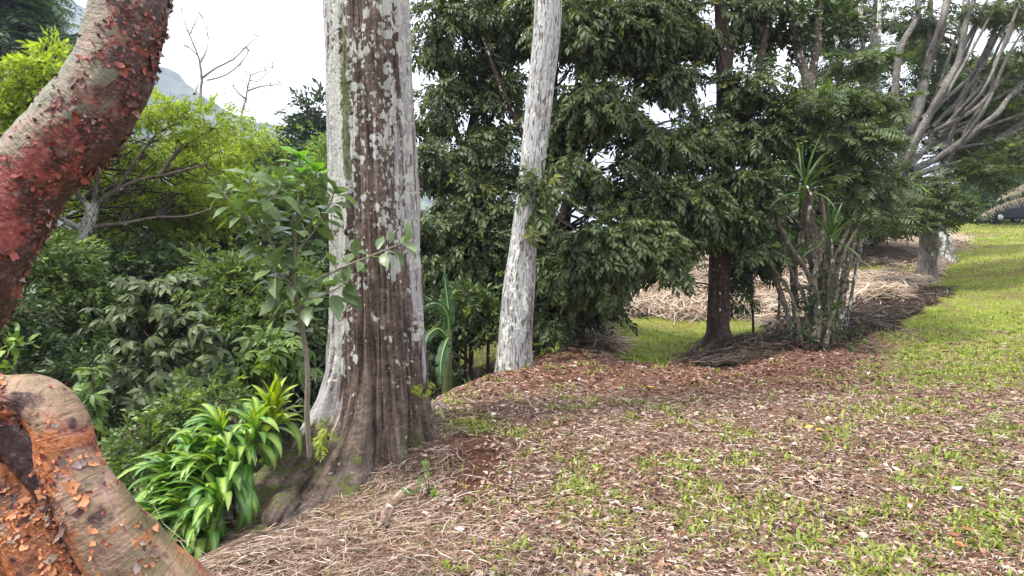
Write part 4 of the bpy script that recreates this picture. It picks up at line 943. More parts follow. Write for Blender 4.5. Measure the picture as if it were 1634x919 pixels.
plant('yellow_green_weed', 'small bright weed with heart shaped leaves beside the peeling root bend', 'weed', 150, 5.2, [(['base', (150, 650), (148, 600)], [3, 3, 2])],
      [(145, 635, 5.2, 14, 10), (150, 665, 5.2, 14, 10), (140, 600, 5.3, 12, 16)], 'palmate1', 26, .13, M_fresh, 166, nclump=7, cr=.05, tw=dict(maxn=8, r0=.005, subl=.1))

# dark broad-leaved shrub: the leaves of the nearest whorls are parts, the rest one mass
rng = RNG(171)
b = base_of(260, 6.4); sh = thing('broad_leaved_shrub', 'dark shrub with whorls of drooping oval leaves in front of the shadowy thicket', 'shrub', b)
cl = []
for (px, py, D, rx, ry) in ((230, 455, 6.3, 40, 20), (290, 450, 6.4, 40, 16), (200, 500, 6.2, 55, 26), (270, 500, 6.1, 55, 28), (320, 540, 6.0, 40, 30), (230, 560, 6.0, 60, 35), (300, 590, 5.9, 55, 28), (180, 600, 6.1, 50, 35), (340, 600, 6.1, 25, 20), (250, 635, 5.9, 45, 24)):
    c, r = blob(px, py, D, rx, ry, .3)
    for i in range(17): cl.append(c + unit(rng.normal(size=3)) * r * rng.random() ** .4)
cl = np.array(cl); mb = MB()
me_leaf = []
for v in range(4):
    q = MB(); lv, lf = leaf_tpl(.42 + .04 * v, .18 + .08 * v, .15, 1); q.add(lv, lf, tint=np.tile([.25 * v + .1, .2 * v + .2, 0], (len(lv), 1))); mm = q.mesh('whorl_leaf', False); mm.materials.append(M_dark); me_leaf.append(mm)
nobj = 0; order = np.argsort(cl @ FWD)
for i in order:
    c = cl[i]; k = rng.integers(6, 9); a0 = rng.uniform(0, 6.28); tl = unit(np.array([rng.normal() * .35, -.35 + rng.normal() * .3, 1.0]))
    x_ = unit(np.cross([0, 1, .2], tl)); y_ = np.cross(tl, x_)
    for j in range(k):
        a = a0 + j * 2 * math.pi / k + rng.uniform(-.15, .15)
        d = unit(x_ * math.cos(a) + y_ * math.sin(a) - tl * rng.uniform(.1, .55)); s = rng.uniform(.10, .15)
        Mx = frames(d[None], tl[None])[0]
        if nobj < 290:
            o = link('leaf', me_leaf[rng.integers(4)], sh); M4 = Matrix(Mx.tolist()).to_4x4(); M4.translation = Vector(c); o.matrix_world = M4 @ Matrix.Scale(s, 4); nobj += 1
        else:
            lv, lf = leaf_tpl(.44, .22, .15, 1); mb.add(lv * s @ Mx.T + c, lf, tint=np.tile([rng.random(), rng.random(), 0], (len(lv), 1)))
mb.build('leaves_behind', M_dark, sh, smooth=False, kind='stuff')
mb = MB(); twigs(mb, [np.array(b) + [0, 0, .2], P(255, 600, 6.3), P(240, 540, 6.4)], cl, rng, r0=.010, r1=.003, maxn=120, sub=0); tube(mb, [b, P(255, 600, 6.3), P(240, 540, 6.4), P(240, 470, 6.4)], [.03, .022, .016, .008], 7, step=.1)
mb.build('branches', M_twig, sh, kind='stuff')

# ---------------------------------------------------------------- understory behind the massive trunk, right
for k, (lab, px, D, bl, n, mt) in enumerate([
    ('dark stemmed young tree left of the small lawn glimpse', 742, 9.6, [(735, 500, 9.6, 22, 18), (720, 510, 9.6, 20, 16)], 170, M_shade),
    ('dark stemmed young tree with a bushy head beside the lawn glimpse', 752, 9.7, [(755, 480, 9.8, 28, 24), (765, 520, 9.7, 24, 16), (740, 520, 9.6, 22, 14)], 230, M_mid),
    ('dark stemmed young tree right of the lawn glimpse', 778, 9.7, [(785, 500, 9.7, 20, 30), (780, 535, 9.6, 18, 12)], 190, M_shade)]):
    plant('young_tree', lab, 'tree', px, D, [(['base', (px + 1, 545), (px, 520), (px + 3, 490)], [6, 5, 5, 3])], bl, 'twig', n, .22, mt, 181 + k, nclump=10, cr=.13, droop=.4, tw=dict(maxn=16, r0=.01, subl=.15), group='young dark stemmed trees')
plant('gully_bush', 'olive green bush behind the young dark stemmed trees', 'bush', 750, 13.5, [(['base', (750, 470)], [5, 3])],
      [(760, 445, 13.5, 50, 24), (700, 460, 13.2, 40, 30), (790, 480, 13.5, 35, 35), (690, 520, 13, 40, 50), (700, 580, 12, 40, 35), (800, 430, 13, 30, 20), (850, 500, 13, 40, 50), (930, 490, 13.5, 30, 40)], 'twig', 2200, .32, M_shade, 187, nclump=12, cr=.25, young=.05, tw=dict(maxn=60))
plant('edge_bush', 'leafy dark bush tucked against the right side of the massive trunk', 'bush', 690, 9.6, [(['base', (690, 560)], [4, 3])],
      [(690, 520, 9.8, 22, 26), (700, 565, 9.4, 24, 18), (680, 480, 9.9, 18, 20)], 'twig', 420, .19, M_shade, 189, nclump=10, cr=.13, tw=dict(maxn=20, r0=.01))

# banana plant
bp = thing('banana_plant', 'young banana plant with broad torn leaves, right of the massive trunk', 'plant', base_of(712, 8.1))
def banana_leaf(pts, w, seed):
    rg = RNG(seed); pts = np.array(pts); c, _ = smooth_path(pts, np.ones(len(pts)), .035); n = len(c); T = unit(np.gradient(c, axis=0))
    side = unit(np.cross(T, np.array([0, -.9, .45]) + 0 * T)); nrm = np.cross(side, T); V, F, A = [], [], []
    for i in range(n):
        u = i / (n - 1); ww = w * (math.sin(math.pi * min(1, .08 + u * .95)) ** .55) / 2 * (1 + .08 * rg.normal())
        for k, s in enumerate((-1, -.5, 0, .5, 1)): V.append(c[i] + side[i] * s * ww * .8 + nrm[i] * (-.25 * abs(s) * ww + .01 * rg.normal()) - np.array([0, 0, .15 * abs(s) * ww])); A.append((.4 + .1 * math.sin(i * 1.9), .5, 0))
    rip = set(rg.integers(4, n - 3, max(2, n // 7)))
    for i in range(n - 1):
        for k in range(4):
            if i in rip and k in (0, 3) and rg.random() < .7: continue
            a = i * 5 + k; F.append((a, a + 1, a + 6, a + 5))
    mb = MB(); mb.add(V, F, tint=A); lf = mb.build('leaf', M_ban, bp)
    mb = MB(); tube(mb, c + nrm * .004, np.linspace(.014, .003, n), 5); mb.build('midrib', M_fresh_plain, lf)
M_fresh_plain = plain_mat('leaf_rib', (.22, .34, .12), .5, .1)
stem_top = P(716, 545, 8.1)
mb = MB(); tube(mb, [np.array(base_of(712, 8.1)) - [0, 0, .1], P(714, 590, 8.1), stem_top, P(717, 505, 8.1)], [.07, .06, .045, .02], 12, step=.1); mb.build('pseudostem', plain_mat('pseudostem', (.08, .09, .035), .6, .5, 8), bp)
banana_leaf([stem_top, P(716, 500, 8.1), P(711, 455, 8.1), P(709, 432, 8.1)], .20, 1)
banana_leaf([P(717, 530, 8.1), P(712, 498, 7.95), P(695, 484, 7.8), P(672, 492, 7.6)], .15, 2)
banana_leaf([P(717, 540, 8.1), P(712, 545, 7.9), P(704, 575, 7.7), P(702, 618, 7.6)], .20, 3)
banana_leaf([P(716, 540, 8.1), P(700, 525, 7.95), P(684, 535, 7.8), P(676, 560, 7.7)], .15, 5)

# palm fronds
def frond(parent, pts, L_, mat, seed, n=30, name='frond', w=.022, hang=.6, stemr=.012):
    rg = RNG(seed); pts = np.array(pts); c, _ = smooth_path(pts, np.ones(len(pts)), np.linalg.norm(pts[-1] - pts[0]) / n); T = unit(np.gradient(c, axis=0)); N_ = len(c)
    mb = MB(); V, F, A = [], [], []
    for i in range(2, N_):
        u = i / (N_ - 1); ll = L_ * math.sin(math.pi * (.15 + .8 * u)) ** .7
        s = unit(np.cross(T[i], [0, 0, 1.0]))
        for sg in (-1, 1):
            d = unit(s * sg * .8 + T[i] * .75 + np.array([0, 0, .25]) + rg.normal(size=3) * .08); d2 = unit(d - np.array([0, 0, hang * 1.6])); e = T[i] * w * .5
            p0 = c[i]; p1 = p0 + d * ll * .5; p2 = p1 + d2 * ll * .5; k = len(V)
            V += [p0 - e, p0 + e, p1 + e, p1 - e, p2]; t = rg.random(); A += [(t, t, 0)] * 5; F += [(k, k + 1, k + 2), (k, k + 2, k + 3), (k + 3, k + 2, k + 4)]
    mb.add(V, F, tint=A); fr = mb.build(name, mat, parent, smooth=False)
    mb = MB(); tube(mb, c, np.linspace(stemr, stemr * .3, N_), 5); mb.build('rachis', M_rach, fr)
M_rach = plain_mat('frond_rachis', (.22, .20, .09), .6, .2)
M_palm = leaf_mat('palm_leaflet', (.06, .09, .03), (.14, .18, .07), rough=.4)
pb = base_of(928, 11.0); pa = thing('young_palm', 'young palm with one arching frond drooping over the low lawn', 'palm', pb)
mb = MB(); tube(mb, [np.array(pb) - [0, 0, .1], P(930, 520, 11)], [.06, .045], 10); mb.build('stem', M_dbark, pa)
c0 = P(930, 522, 11)
for k, q in enumerate([[(950, 482, 10.8), (978, 480, 10.6), (998, 522, 10.4)], [(940, 475, 11), (955, 455, 11), (975, 460, 11)], [(920, 480, 11), (905, 470, 11), (890, 490, 11)], [(945, 495, 10.8), (962, 500, 10.6), (968, 530, 10.5)], [(935, 490, 10.8), (940, 480, 10.4), (945, 500, 10.1)], [(925, 490, 11), (918, 495, 10.6), (915, 520, 10.4)]]):
    frond(pa, [c0] + [P(*r) for r in q], [.34, .26, .26, .26, .26, .24][k], M_palm, 200 + k, n=26, w=.016)
# spiky grass-like plant at its foot
o = thing('rosette_plant', 'small pale spiky rosette on the leaf litter below the young palm', 'plant', G(927, 545)); rosette(o, G(925, 548) + [0, 0, .05], 14, [strap_mesh('spike_leaf', .32, .03, R(75 - i * 20), R(25), M_vig, 4) for i in range(3)], RNG(5), sc=(.7, 1.1))

# ================================================================ PEELING RED-BARKED TREE AT THE LEFT EDGE
def peel_mat(nm, stops, soft):
    m, t, out = newmat(nm)
    bk = attr(t, 'bk').outputs['Vector']; k3 = sep(t, attr(t, 'msk').outputs['Vector'])     # x red peel, y brown decayed skin, z orange inner bark
    tobj = t.nodes.new('ShaderNodeTexCoord').outputs['Object']
    n1 = noise(t, mapping(t, bk, (9, 9, 7)), 1.0, 6, .6, .4); wr = noise(t, mapping(t, bk, (6, 6, 75)), 1.0, 4, .6, 1.2); n3 = noise(t, tobj, 55, 5, .65); n4 = noise(t, mapping(t, bk, (14, 14, 5)), 1.0, 4, .6)
    skin = ramp(t, n1, list(zip((.32, .46, .56, .70), stops)))
    skin = mixc(t, ramp(t, noise(t, mapping(t, bk, (5, 5, 4), (3, 7, 1)), 1.0, 5, .6), [(.46, (0, 0, 0)), (.62, (.8, .8, .8))]), skin, mixc(t, n3, (.26, .15, .10), (.42, .27, .20)))
    skin = mixc(t, 1.0, skin, ramp(t, wr, [(.30, (.60, .58, .55)), (.48, (1, 1, 1)), (.70, (1.15, 1.15, 1.15))]), 'MULTIPLY')
    red = ramp(t, n3, [(.3, (.13, .028, .022)), (.5, (.30, .070, .055)), (.7, (.47, .18, .14))])
    org = ramp(t, n3, [(.3, (.20, .055, .018)), (.5, (.44, .14, .040)), (.7, (.60, .27, .12))])
    brn = ramp(t, n3, [(.35, (.022, .010, .008)), (.55, (.085, .038, .030)), (.72, (.26, .17, .14))])
    def gate(a, nz, w=.50): return ramp(t, mathn(t, 'ADD', nz, mathn(t, 'MULTIPLY', mathn(t, 'SUBTRACT', a, .5), w * 1.6)), [(.5 - soft, (0, 0, 0)), (.5 + soft, (1, 1, 1))])
    col = mixc(t, gate(k3[0], n1), skin, red); col = mixc(t, gate(k3[2], n4), col, org); col = mixc(t, gate(k3[1], n1), col, brn)
    b = t.nodes.new('ShaderNodeBsdfPrincipled'); t.links.new(col, b.inputs['Base Color'])
    t.links.new(ramp(t, n1, [(.3, (.34,) * 3), (.7, (.6,) * 3)]), b.inputs['Roughness']); b.inputs['Specular IOR Level'].default_value = .5
    h = mathn(t, 'ADD', mathn(t, 'MULTIPLY', wr, .45), mathn(t, 'ADD', n3, mathn(t, 'MULTIPLY', gate(k3[0], n1), -.5)))
    t.links.new(bump(t, h, .9, .011), b.inputs['Normal']); t.links.new(b.outputs[0], out.inputs['Surface'])
    return m
M_peel = peel_mat('peeling_copper_bark', ((.10, .105, .060), (.155, .16, .095), (.215, .185, .115), (.31, .26, .19)), .06)
M_peel2 = peel_mat('peeling_tan_bark', ((.12, .10, .045), (.20, .15, .075), (.31, .19, .115), (.46, .33, .26)), .09)
gl = thing('peeling_bark_tree', 'leaning tree with peeling coppery red bark and bent olive limbs at the left edge', 'tree', (-2.3, 1.9, gz1(-2.3, 1.9)))
def gl_r(seed, a=.16): return lambda th, s, pos: 1 + (fbm(pos * 5, seed, 4) - .5) * a * 2 + (fbm(pos * 22, seed + 1, 3) - .5) * .09
def m_up(th, s, V, nr):
    u = nr @ np.array([.72, 0, -.69]); n = fbm(V * 5, 41, 4) - .5
    low = sst(2.0, 1.5, V[:, 2])                      # lower down the limb the red wraps further round
    n2 = fbm(V * 17, 42, 3) - .5; hz = np.exp(-((V[:, 2] - 1.95) / .16) ** 2)
    r = np.clip(.5 + (u + .06 + low * .45) * .75 + n * 1.1 + n2 * 1.1, 0, 1) * .70; d = np.clip(.5 + (u - .42) * 1.0 - n * .9 + n2 * 1.2 , 0, 1) * .9
    o = np.clip(.10 + .3 * r * low + n * .7 + n2 * .6, 0, 1) * .7
    return np.stack([r, d * .85, o], 1)
def m_arch(th, s, V, nr):
    n = fbm(V * 6, 43, 4) - .5; u = nr @ np.array([-.7, -.2, -.6])
    top = sst(.3, .8, nr[:, 2])
    n2 = fbm(V * np.array([22, 22, 38]), 44, 4) - .5; lowr = sst(1.25, .85, V[:, 2])
    return np.stack([np.clip(.40 + n * 1.3 + n2 * .9 - .35 * top, 0, 1), np.clip(.14 + .45 * sst(.5, 1, u) - n * .7 + n2 * 1.6 + .12 * lowr - .2 * top, 0, 1), np.clip(.44 + .40 * sst(.0, .8, u) + n * 1.5 - n2 * .8 - .4 * top, 0, 1)], 1)
def m_back(th, s, V, nr):
    n = fbm(V * 6, 47, 4) - .5
    return np.stack([np.clip(.45 + n, 0, 1), np.clip(.32 + n * 1.2, 0, 1), np.clip(.85 + n * .8, 0, 1)], 1)
flk_src = []
DU, DA = 2.1, 1.75
for name, pts, ws, rf, mf, sd in (
    ('limb', [(-190, 700, 2.2), (-120, 590, 2.17), (-58, 485, 2.13), (-18, 402, DU), (18, 334, DU), (50, 280, DU), (90, 238, DU), (126, 198, DU), (168, 142, DU), (194, 80, DU), (208, 0, DU), (215, -90, 2.15), (200, -260, 2.3)], [150, 130, 118, 116, 116, 119, 126, 128, 117, 109, 104, 98, 85], gl_r(51, .10), m_up, 1),
    ('arch_limb', [(-210, 640, 1.95), (-110, 634, 1.85), (0, 634, DA), (62, 640, DA), (96, 680, DA), (112, 742, DA), (150, 812, DA), (208, 890, 1.78), (300, 985, 1.85), (420, 1150, 2.0)], [80, 72, 70, 76, 82, 88, 100, 112, 120, 110], gl_r(53, .09), m_arch, 2),
    ('back_limb', [(-200, 640, 2.1), (-90, 690, 2.0), (-15, 755, 1.92), (45, 830, 1.9), (95, 900, 1.88), (170, 1000, 1.9), (260, 1150, 2.0)], [130, 135, 140, 128, 118, 120, 110], gl_r(55, .22), m_back, 3),
    ('inner_limb', [(-120, 650, 1.95), (-20, 690, 1.9), (50, 725, 1.88), (95, 800, 1.86), (135, 880, 1.85), (200, 980, 1.85)], [95, 80, 62, 46, 40, 36], gl_r(57, .3), lambda th, s, V, nr: np.stack([.3 + 0 * th, .95 + 0 * th, .1 + 0 * th], 1), 4),
    ('trunk', [(-330, 1500, 2.4), (-280, 1100, 2.3), (-230, 820, 2.2), (-210, 660, 2.15), (-150, 575, 2.15)], [300, 250, 210, 190, 180], gl_r(59, .12), m_back, 5)):
    pw = np.array([P(*p) for p in pts]); rr = np.array(ws) / 2 / FPX * np.array([p[2] for p in pts])
    mb = MB(); V_, N_ = tube(mb, pw, rr, 90, step=.014, ref=(0, 1, 0), rfun=rf, mfun=mf); mb.build(name, M_peel2 if name == 'arch_limb' else M_peel, gl)
    flk_src.append((V_[:len(N_)], N_, mb.at['msk'][0][1][:len(N_)]))
# curling flakes of bark
M_flk = [plain_mat('bark_flake_' + n, c, .6, .35, 60, spec=.4) for n, c in (('red', (.27, .075, .05)), ('cream', (.48, .35, .26)), ('brown', (.11, .05, .04)), ('orange', (.48, .20, .09)), ('grey', (.30, .23, .20)))]
def flake_geo(rg):
    xs_ = np.array([-1, -.35, .3, .9]); V = []; cu = rg.uniform(.25, 1.0); wy = rg.uniform(.35, .8)
    for r_ in range(3):
        for q_, x in enumerate(xs_):
            xx = x + rg.normal() * .13; yy = (r_ - 1) * wy * (1 - .35 * (q_ == 3)) + rg.normal() * .14; V.append((xx, yy, cu * max(0, xx + .3) ** 2 * .75 + rg.uniform(0, .08)))
    V = np.array(V); F = []
    for r_ in range(2):
        for q_ in range(3): a = r_ * 4 + q_; F += [(a, a + 1, a + 5), (a, a + 5, a + 4)]
    F = np.array(F); return np.vstack([V, V - [0, 0, .05]]), np.vstack([F, F[:, ::-1] + 12])
rg = RNG(61); geos = [flake_geo(rg) for _ in range(8)]
fmesh = [[None] * 5 for _ in range(8)]
for i, (v, f) in enumerate(geos):
    for j in range(5):
        q = MB(); q.add(v, f); mm = q.mesh('bark_flake', False); mm.materials.append(M_flk[j]); fmesh[i][j] = mm
stuff = [MB() for _ in range(5)]
for li, (V_, N_, K) in enumerate(flk_src[:4]):
    pr = project(V_); vis = (N_ @ (CAM - V_.mean(0)) > -.15) & (pr[:, 0] > -60) & (pr[:, 0] < 400) & (pr[:, 1] > -60) & (pr[:, 1] < 980)
    wgt = vis * (.015 + (K[:, 0] ** 2 * .5 + K[:, 1] * .55 + K[:, 2] * .4) * (fbm(V_ * 9, 63, 3) > .47)) * (1, .22, 1.3, 1.2)[li]
    wgt = wgt / wgt.sum(); cnt = (1100, 420, 1000, 200)[li]; no = (125, 50, 95, 25)[li]
    ids = rg.choice(len(V_), cnt, replace=False, p=wgt)
    for q, i in enumerate(ids):
        nr = N_[i]; s = (rg.uniform(.009, .018) if q < no else rg.uniform(.003, .009)); z = unit(nr + rg.normal(size=3) * .26); x = unit(np.cross(z, rg.normal(size=3))); y = np.cross(z, x)
        pal = {0: [0, 0, 4, 2, 2, 2, 0], 1: [3, 0, 2, 3, 4], 2: [3, 3, 3, 0, 3, 1, 2], 3: [2, 2, 4, 1]}[li]; cidx = pal[rg.integers(len(pal))]; gi = rg.integers(8)
        M3 = np.stack([x, y, z], -1) * s; pos = V_[i] + nr * .0012
        if q < no:
            o = link('bark_flake', fmesh[gi][cidx], gl); M4 = Matrix(M3.tolist()).to_4x4(); M4.translation = Vector(pos); o.matrix_world = M4
        else: stuff[cidx].add(geos[gi][0] @ M3.T + pos, geos[gi][1])
for j, q in enumerate(stuff):
    if q.n: q.build('small_flakes', M_flk[j], gl, smooth=False, kind='stuff')

# ================================================================ SLENDER SAPLING WITH BROAD LEAVES
sb = P(492, 722, 4.35); sap = thing('sapling', 'slender sapling with large oval leaves in front of the massive lichened trunk', 'tree', sb)
sleaf = []; M_sbark = plain_mat('sapling_bark', (.20, .175, .13), .8, .4, 30, bumpd=.003)
for v in range(6):
    q = MB(); lv, lf = leaf_tpl(.50 + .03 * (v % 3), .12 + .10 * v % .4, .16, 1); q.add(lv, lf, tint=np.tile([.15 * v + .1, .2 * v % 1, 1.0 if v == 5 else 0], (len(lv), 1))); mm = q.mesh('broad_leaf', True); mm.materials.append(M_sap); sleaf.append(mm)
rg = RNG(71); nl = 0
def sap_leaf(c, d, s, young=False):
    d = unit(d); up = unit(np.array([0, -.35, 1.0]) + rg.normal(size=3) * .35); M3 = frames(d[None], up[None])[0]
    o = link('leaf', sleaf[5] if young else sleaf[rg.integers(5)], sap); M4 = Matrix((M3 * s).tolist()).to_4x4(); M4.translation = Vector(c); o.matrix_world = M4
for i, (pts, ws, n, tip, yg) in enumerate([
    ([(494, 728, 4.35), (490, 660, 4.3), (491, 600, 4.25), (487, 555, 4.25), (479, 500, 4.2), (469, 455, 4.2), (470, 400, 4.2), (476, 330, 4.2), (478, 250, 4.2)], [9, 9, 8.5, 8, 8, 7, 5, 4, 2.5], 38, 8, True),
    ([(470, 440, 4.2), (440, 400, 4.15), (405, 330, 4.1), (398, 282, 4.1)], [4, 3.5, 3, 2], 24, 6, False),
    ([(455, 415, 4.2), (415, 370, 4.1), (375, 330, 4.05), (350, 300, 4.05)], [4, 3, 2.5, 2], 22, 6, False),
    ([(484, 500, 4.2), (497, 455, 4.15), (540, 430, 4.05), (600, 405, 3.95), (650, 385, 3.9)], [5, 4, 4, 3, 1.6], 24, 6, False),
    ([(474, 400, 4.2), (500, 370, 4.25), (525, 330, 4.3), (535, 300, 4.3)], [4, 3, 2.5, 2], 22, 6, False),
    ([(477, 350, 4.2), (495, 310, 4.2), (505, 270, 4.2)], [3, 2.5, 2], 9, 6, True),
    ([(470, 460, 4.2), (450, 440, 4.1), (430, 430, 4.05)], [3, 2.5, 2], 13, 5, False),
    ([(480, 490, 4.2), (520, 470, 4.1), (552, 452, 4.05)], [3, 2.5, 2], 13, 5, False),
    ([(405, 340, 4.1), (440, 310, 4.0), (450, 285, 4.0)], [3, 2.5, 2], 13, 5, False)]):
    pw = np.array([P(*p) for p in pts]); rr = np.array(ws) / 2 / FPX * np.array([p[2] for p in pts]); mb = MB(); tube(mb, pw, rr, 10, step=.03, rfun=knob(80 + i, .15), msk=(.15, .35, .1)); mb.build('stem' if i == 0 else 'branch', M_sbark, sap)
    c, _ = smooth_path(pw, rr, .02); start = .42 if i == 0 else .2
    for k in range(n):
        u = start + (1 - start) * k / n; j = int(u * (len(c) - 2)); T = unit(c[j + 1] - c[j]); a = k * 2.4 + rg.uniform(-.5, .5)
        x = unit(np.cross(T, [0.1, 1, .2])); y = np.cross(T, x); d = unit((x * math.cos(a) + y * math.sin(a)) * 1.0 + T * .35 + np.array([0, 0, -.12])); pet = .03
        sap_leaf(c[j] + d * pet, d, rg.uniform(.12, .20) * (.72 if i == 3 else 1), yg and u > .93)
    for k in range(tip):
        a = k * 6.28 / tip; T = unit(c[-1] - c[-3]); x = unit(np.cross(T, [0.1, 1, .2])); y = np.cross(T, x)
        sap_leaf(c[-1] - T * .01 * k, unit((x * math.cos(a) + y * math.sin(a)) + T * .7), rg.uniform(.10, .17), yg)
for (px, py, dx, dz) in ((440, 462, -.15, -1), (436, 470, -.5, -.9), (548, 455, .4, -.8), (552, 465, .6, -.7), (455, 480, -.7, -.5), (430, 450, -1, -.2)):
    sap_leaf(P(px, py, 4.08), np.array([dx, 0.1, dz]), .17)

# ================================================================ LONG-LEAVED VARIEGATED CLUMP
dz_b = np.array([-2.05, 4.15, gz1(-2.05, 4.15)]); dr = thing('dragon_plant', 'bushy clump of long drooping variegated leaves beside the massive buttress root', 'plant', dz_b)
rg = RNG(91)
LG = [strap_mesh('strap_leaf', .34 + .03 * (i % 3), .074, R(74 - i * 13), R(112 + 8 * i), M_vig if i % 2 else M_vari, 8, fold=.35) for i in range(8)]
LY = [strap_mesh('strap_leaf', .30, .068, R(85 - i * 13), R(50 + 14 * i), M_viy, 8, fold=.35) for i in range(5)]
for k, (px, py, D, n, kind, az, spr) in enumerate([(420, 655, 4.55, 26, 'y', None, 0), (395, 682, 4.35, 24, 'g', 220, 110), (340, 692, 4.2, 26, 'g', 230, 120), (295, 728, 4.1, 26, 'g', 230, 110), (360, 742, 3.98, 26, 'g', 245, 90),
    (320, 770, 3.9, 24, 'g', 240, 90), (278, 785, 3.95, 22, 'g', 225, 90), (380, 720, 4.2, 22, 'g', 240, 80), (428, 668, 4.7, 16, 'g', 260, 120), (330, 800, 3.78, 24, 'g', 235, 70), (300, 825, 3.8, 22, 'g', 240, 80), (342, 765, 3.95, 22, 'g', 235, 70), (262, 758, 4.0, 20, 'g', 220, 80), (330, 735, 4.0, 24, 'g', 240, 110), (272, 828, 3.8, 18, 'g', 235, 80), (318, 845, 3.7, 14, 'g', 245, 60)]):
    px += 14; c = P(px, py, D) ; bb = dz_b + [rg.uniform(-.12, .12), rg.uniform(-.1, .1), -.05]
    mb = MB(); tube(mb, [bb, (bb + c) / 2 + [rg.uniform(-.05, .05), .05, .05], c], [.018, .015, .012], 7, step=.06, msk=(.2, .2, .2)); mb.build('cane', M_vine, dr)
    if kind == 'y': rosette(dr, c, n, LY, rg, sc=(.85, 1.15))
    else: rosette(dr, c, n, LG, rg, az=az, spread=spr, sc=(.75, 1.1))
    if k in (1, 2): rosette(dr, c + [0, 0, .02], 7, LY[:2], rg, sc=(.5, .75))

# ---------------------------------------------------------------- small growth on and round the massive trunk
def sprig(name, label, c, n, s, mat, seed, tk='twig1', cat='plant', spreadv=.06, face=.6):
    rg = RNG(seed); mb = MB(); pos = c + rg.normal(size=(n, 3)) * spreadv; d = unit(rg.normal(size=(n, 3)) + [0, -face, .2]); scatter(mb, TPL[tk], pos, d, unit([0, -.5, 1.0] + rg.normal(size=(n, 3)) * .3), s * rg.uniform(.7, 1.2, n), rg, .3)
    o = thing(name, label, cat, c); mb.build('leaves', mat, o, smooth=False); mt = MB()
    for q in pos[:8]: tube(mt, [c - [0, -.03, .05], (c + q) / 2, q], [.004, .003, .002], 4)
    mt.build('stems', M_twig, o); return o
sprig('epiphytic_fern', 'bright green fern tuft growing on the left flare of the massive trunk', P(522, 694, 4.43), 16, .09, M_lime, 301, 'fine', 'fern', .05)
sprig('epiphytic_fern', 'tiny fern tuft on the right side of the massive trunk', P(677, 622, 4.93), 7, .08, M_lime, 302, 'fine', 'fern', .025)
sprig('seedling', 'green seedling sprouting beside the broken branch on the litter', G(683, 800) + [0, 0, .08], 9, .10, M_fresh, 303, 'twig1', 'plant', .05)
sprig('seedling', 'low leafy seedling at the foot of the pale furrowed trunk', G(860, 575) + [0, 0, .12], 14, .18, M_mid, 304, 'twig1', 'plant', .12)
sprig('seedling', 'leafy sprig at the far left edge above the bent root', P(8, 560, 3.2), 8, .14, M_fresh, 305, 'twig1', 'plant', .08)
sprig('seedling', 'dark leafy weed in the lower left corner under the peeling root', P(5, 890, 2.6), 14, .12, M_mid, 306, 'twig1', 'weed', .10)

# dead wood on the litter
def log(label, pts, rr, seed, lift=.0, broken=None):
    o = thing('fallen_branch', label, 'branch', G(*pts[0])); p_ = ground_path(pts, lift); mb = MB()
    p_ = np.vstack([p_[0] + unit(p_[0] - p_[1]) * rr[0] * .35, p_]); rr = [rr[0] * .25] + list(rr)
    tube(mb, p_, rr, 16, step=.012, rfun=knob(seed, .35, 16), msk=(.25, .1, .12)); mb.build('wood', M_log, o)
    if broken is not None:
        mb = MB(); d = unit(p_[1] - p_[2]); rg = RNG(seed)
        for i in range(9): q = p_[1] + rg.normal(size=3) * rr[1] * .35; tube(mb, [q - d * .02, q + d * rg.uniform(.005, .04)], [.008, .002], 5)
        mb.build('broken_end', plain_mat('fresh_broken_wood', (.42, .15, .06), .8, .3, 60), o)
log('weathered broken branch with an orange torn end lying below the massive trunk', [(620, 822), (648, 795), (672, 782), (695, 770)], [.048, .056, .048, .022], 311, .02, True)
log('short pale stub of wood standing out beside the orange torn branch', [(612, 850), (618, 832), (622, 815)], [.035, .035, .025], 312, .05)
log('long pale grey stick half buried in dry grass in front of the buttress', [(470, 876), (510, 880), (555, 876)], [.028, .034, .018], 313, .035)
log('thin dark stick at the bottom edge left of the frame centre', [(615, 912), (632, 900), (655, 888)], [.010, .010, .006], 314, .012)
log('thin dark twig lying on the litter at the far right', [(1600, 615), (1575, 605), (1560, 602)], [.02, .018, .01], 315, .02)
log('long pale stick lying on the mound litter right of the vine clump', [(1332, 512), (1380, 514), (1440, 516)], [.016, .014, .008], 316, .05)

# ================================================================ HOUSE, CAR AND DEAD FRONDS BEHIND
hx, hy = (1128 - 817) / FPX * 33, 33.0; hz = gz1(hx, hy)
ho = thing('small_house', 'glimpse of a small ochre walled house with blue grey metal roof behind the dark trunk', 'house', (hx, hy, hz))
def box(mb, x0, x1, y0, y1, z0, z1):
    v = [(x, y, z) for z in (z0, z1) for y in (y0, y1) for x in (x0, x1)]
    mb.add(v, [(2, 3, 1, 0), (5, 7, 6, 4), (1, 5, 4, 0), (6, 7, 3, 2), (4, 6, 2, 0), (3, 7, 5, 1)])
mb = MB(); box(mb, hx - 2.2, hx + 1.2, hy, hy + 3, hz - .4, hz + .75); mb.build('wall', plain_mat('ochre_wall', (.32, .13, .05), .8, .2, 3), ho, smooth=False)
mb = MB(); mb.add([(hx - 2.6, hy - .5, hz + .76), (hx + 1.5, hy - .5, hz + .76), (hx + 1.5, hy + 1.6, hz + 1.9), (hx - 2.6, hy + 1.6, hz + 1.9), (hx - 2.6, hy - .5, hz + .70), (hx + 1.5, hy - .5, hz + .70), (hx + 1.5, hy + 1.6, hz + 1.84), (hx - 2.6, hy + 1.6, hz + 1.84)], [(0, 1, 2, 3), (7, 6, 5, 4), (0, 4, 5, 1), (3, 2, 6, 7), (0, 3, 7, 4), (1, 5, 6, 2)])
mb.build('roof', plain_mat('metal_roof', (.20, .24, .30), .45, .1, 2), ho, smooth=False)

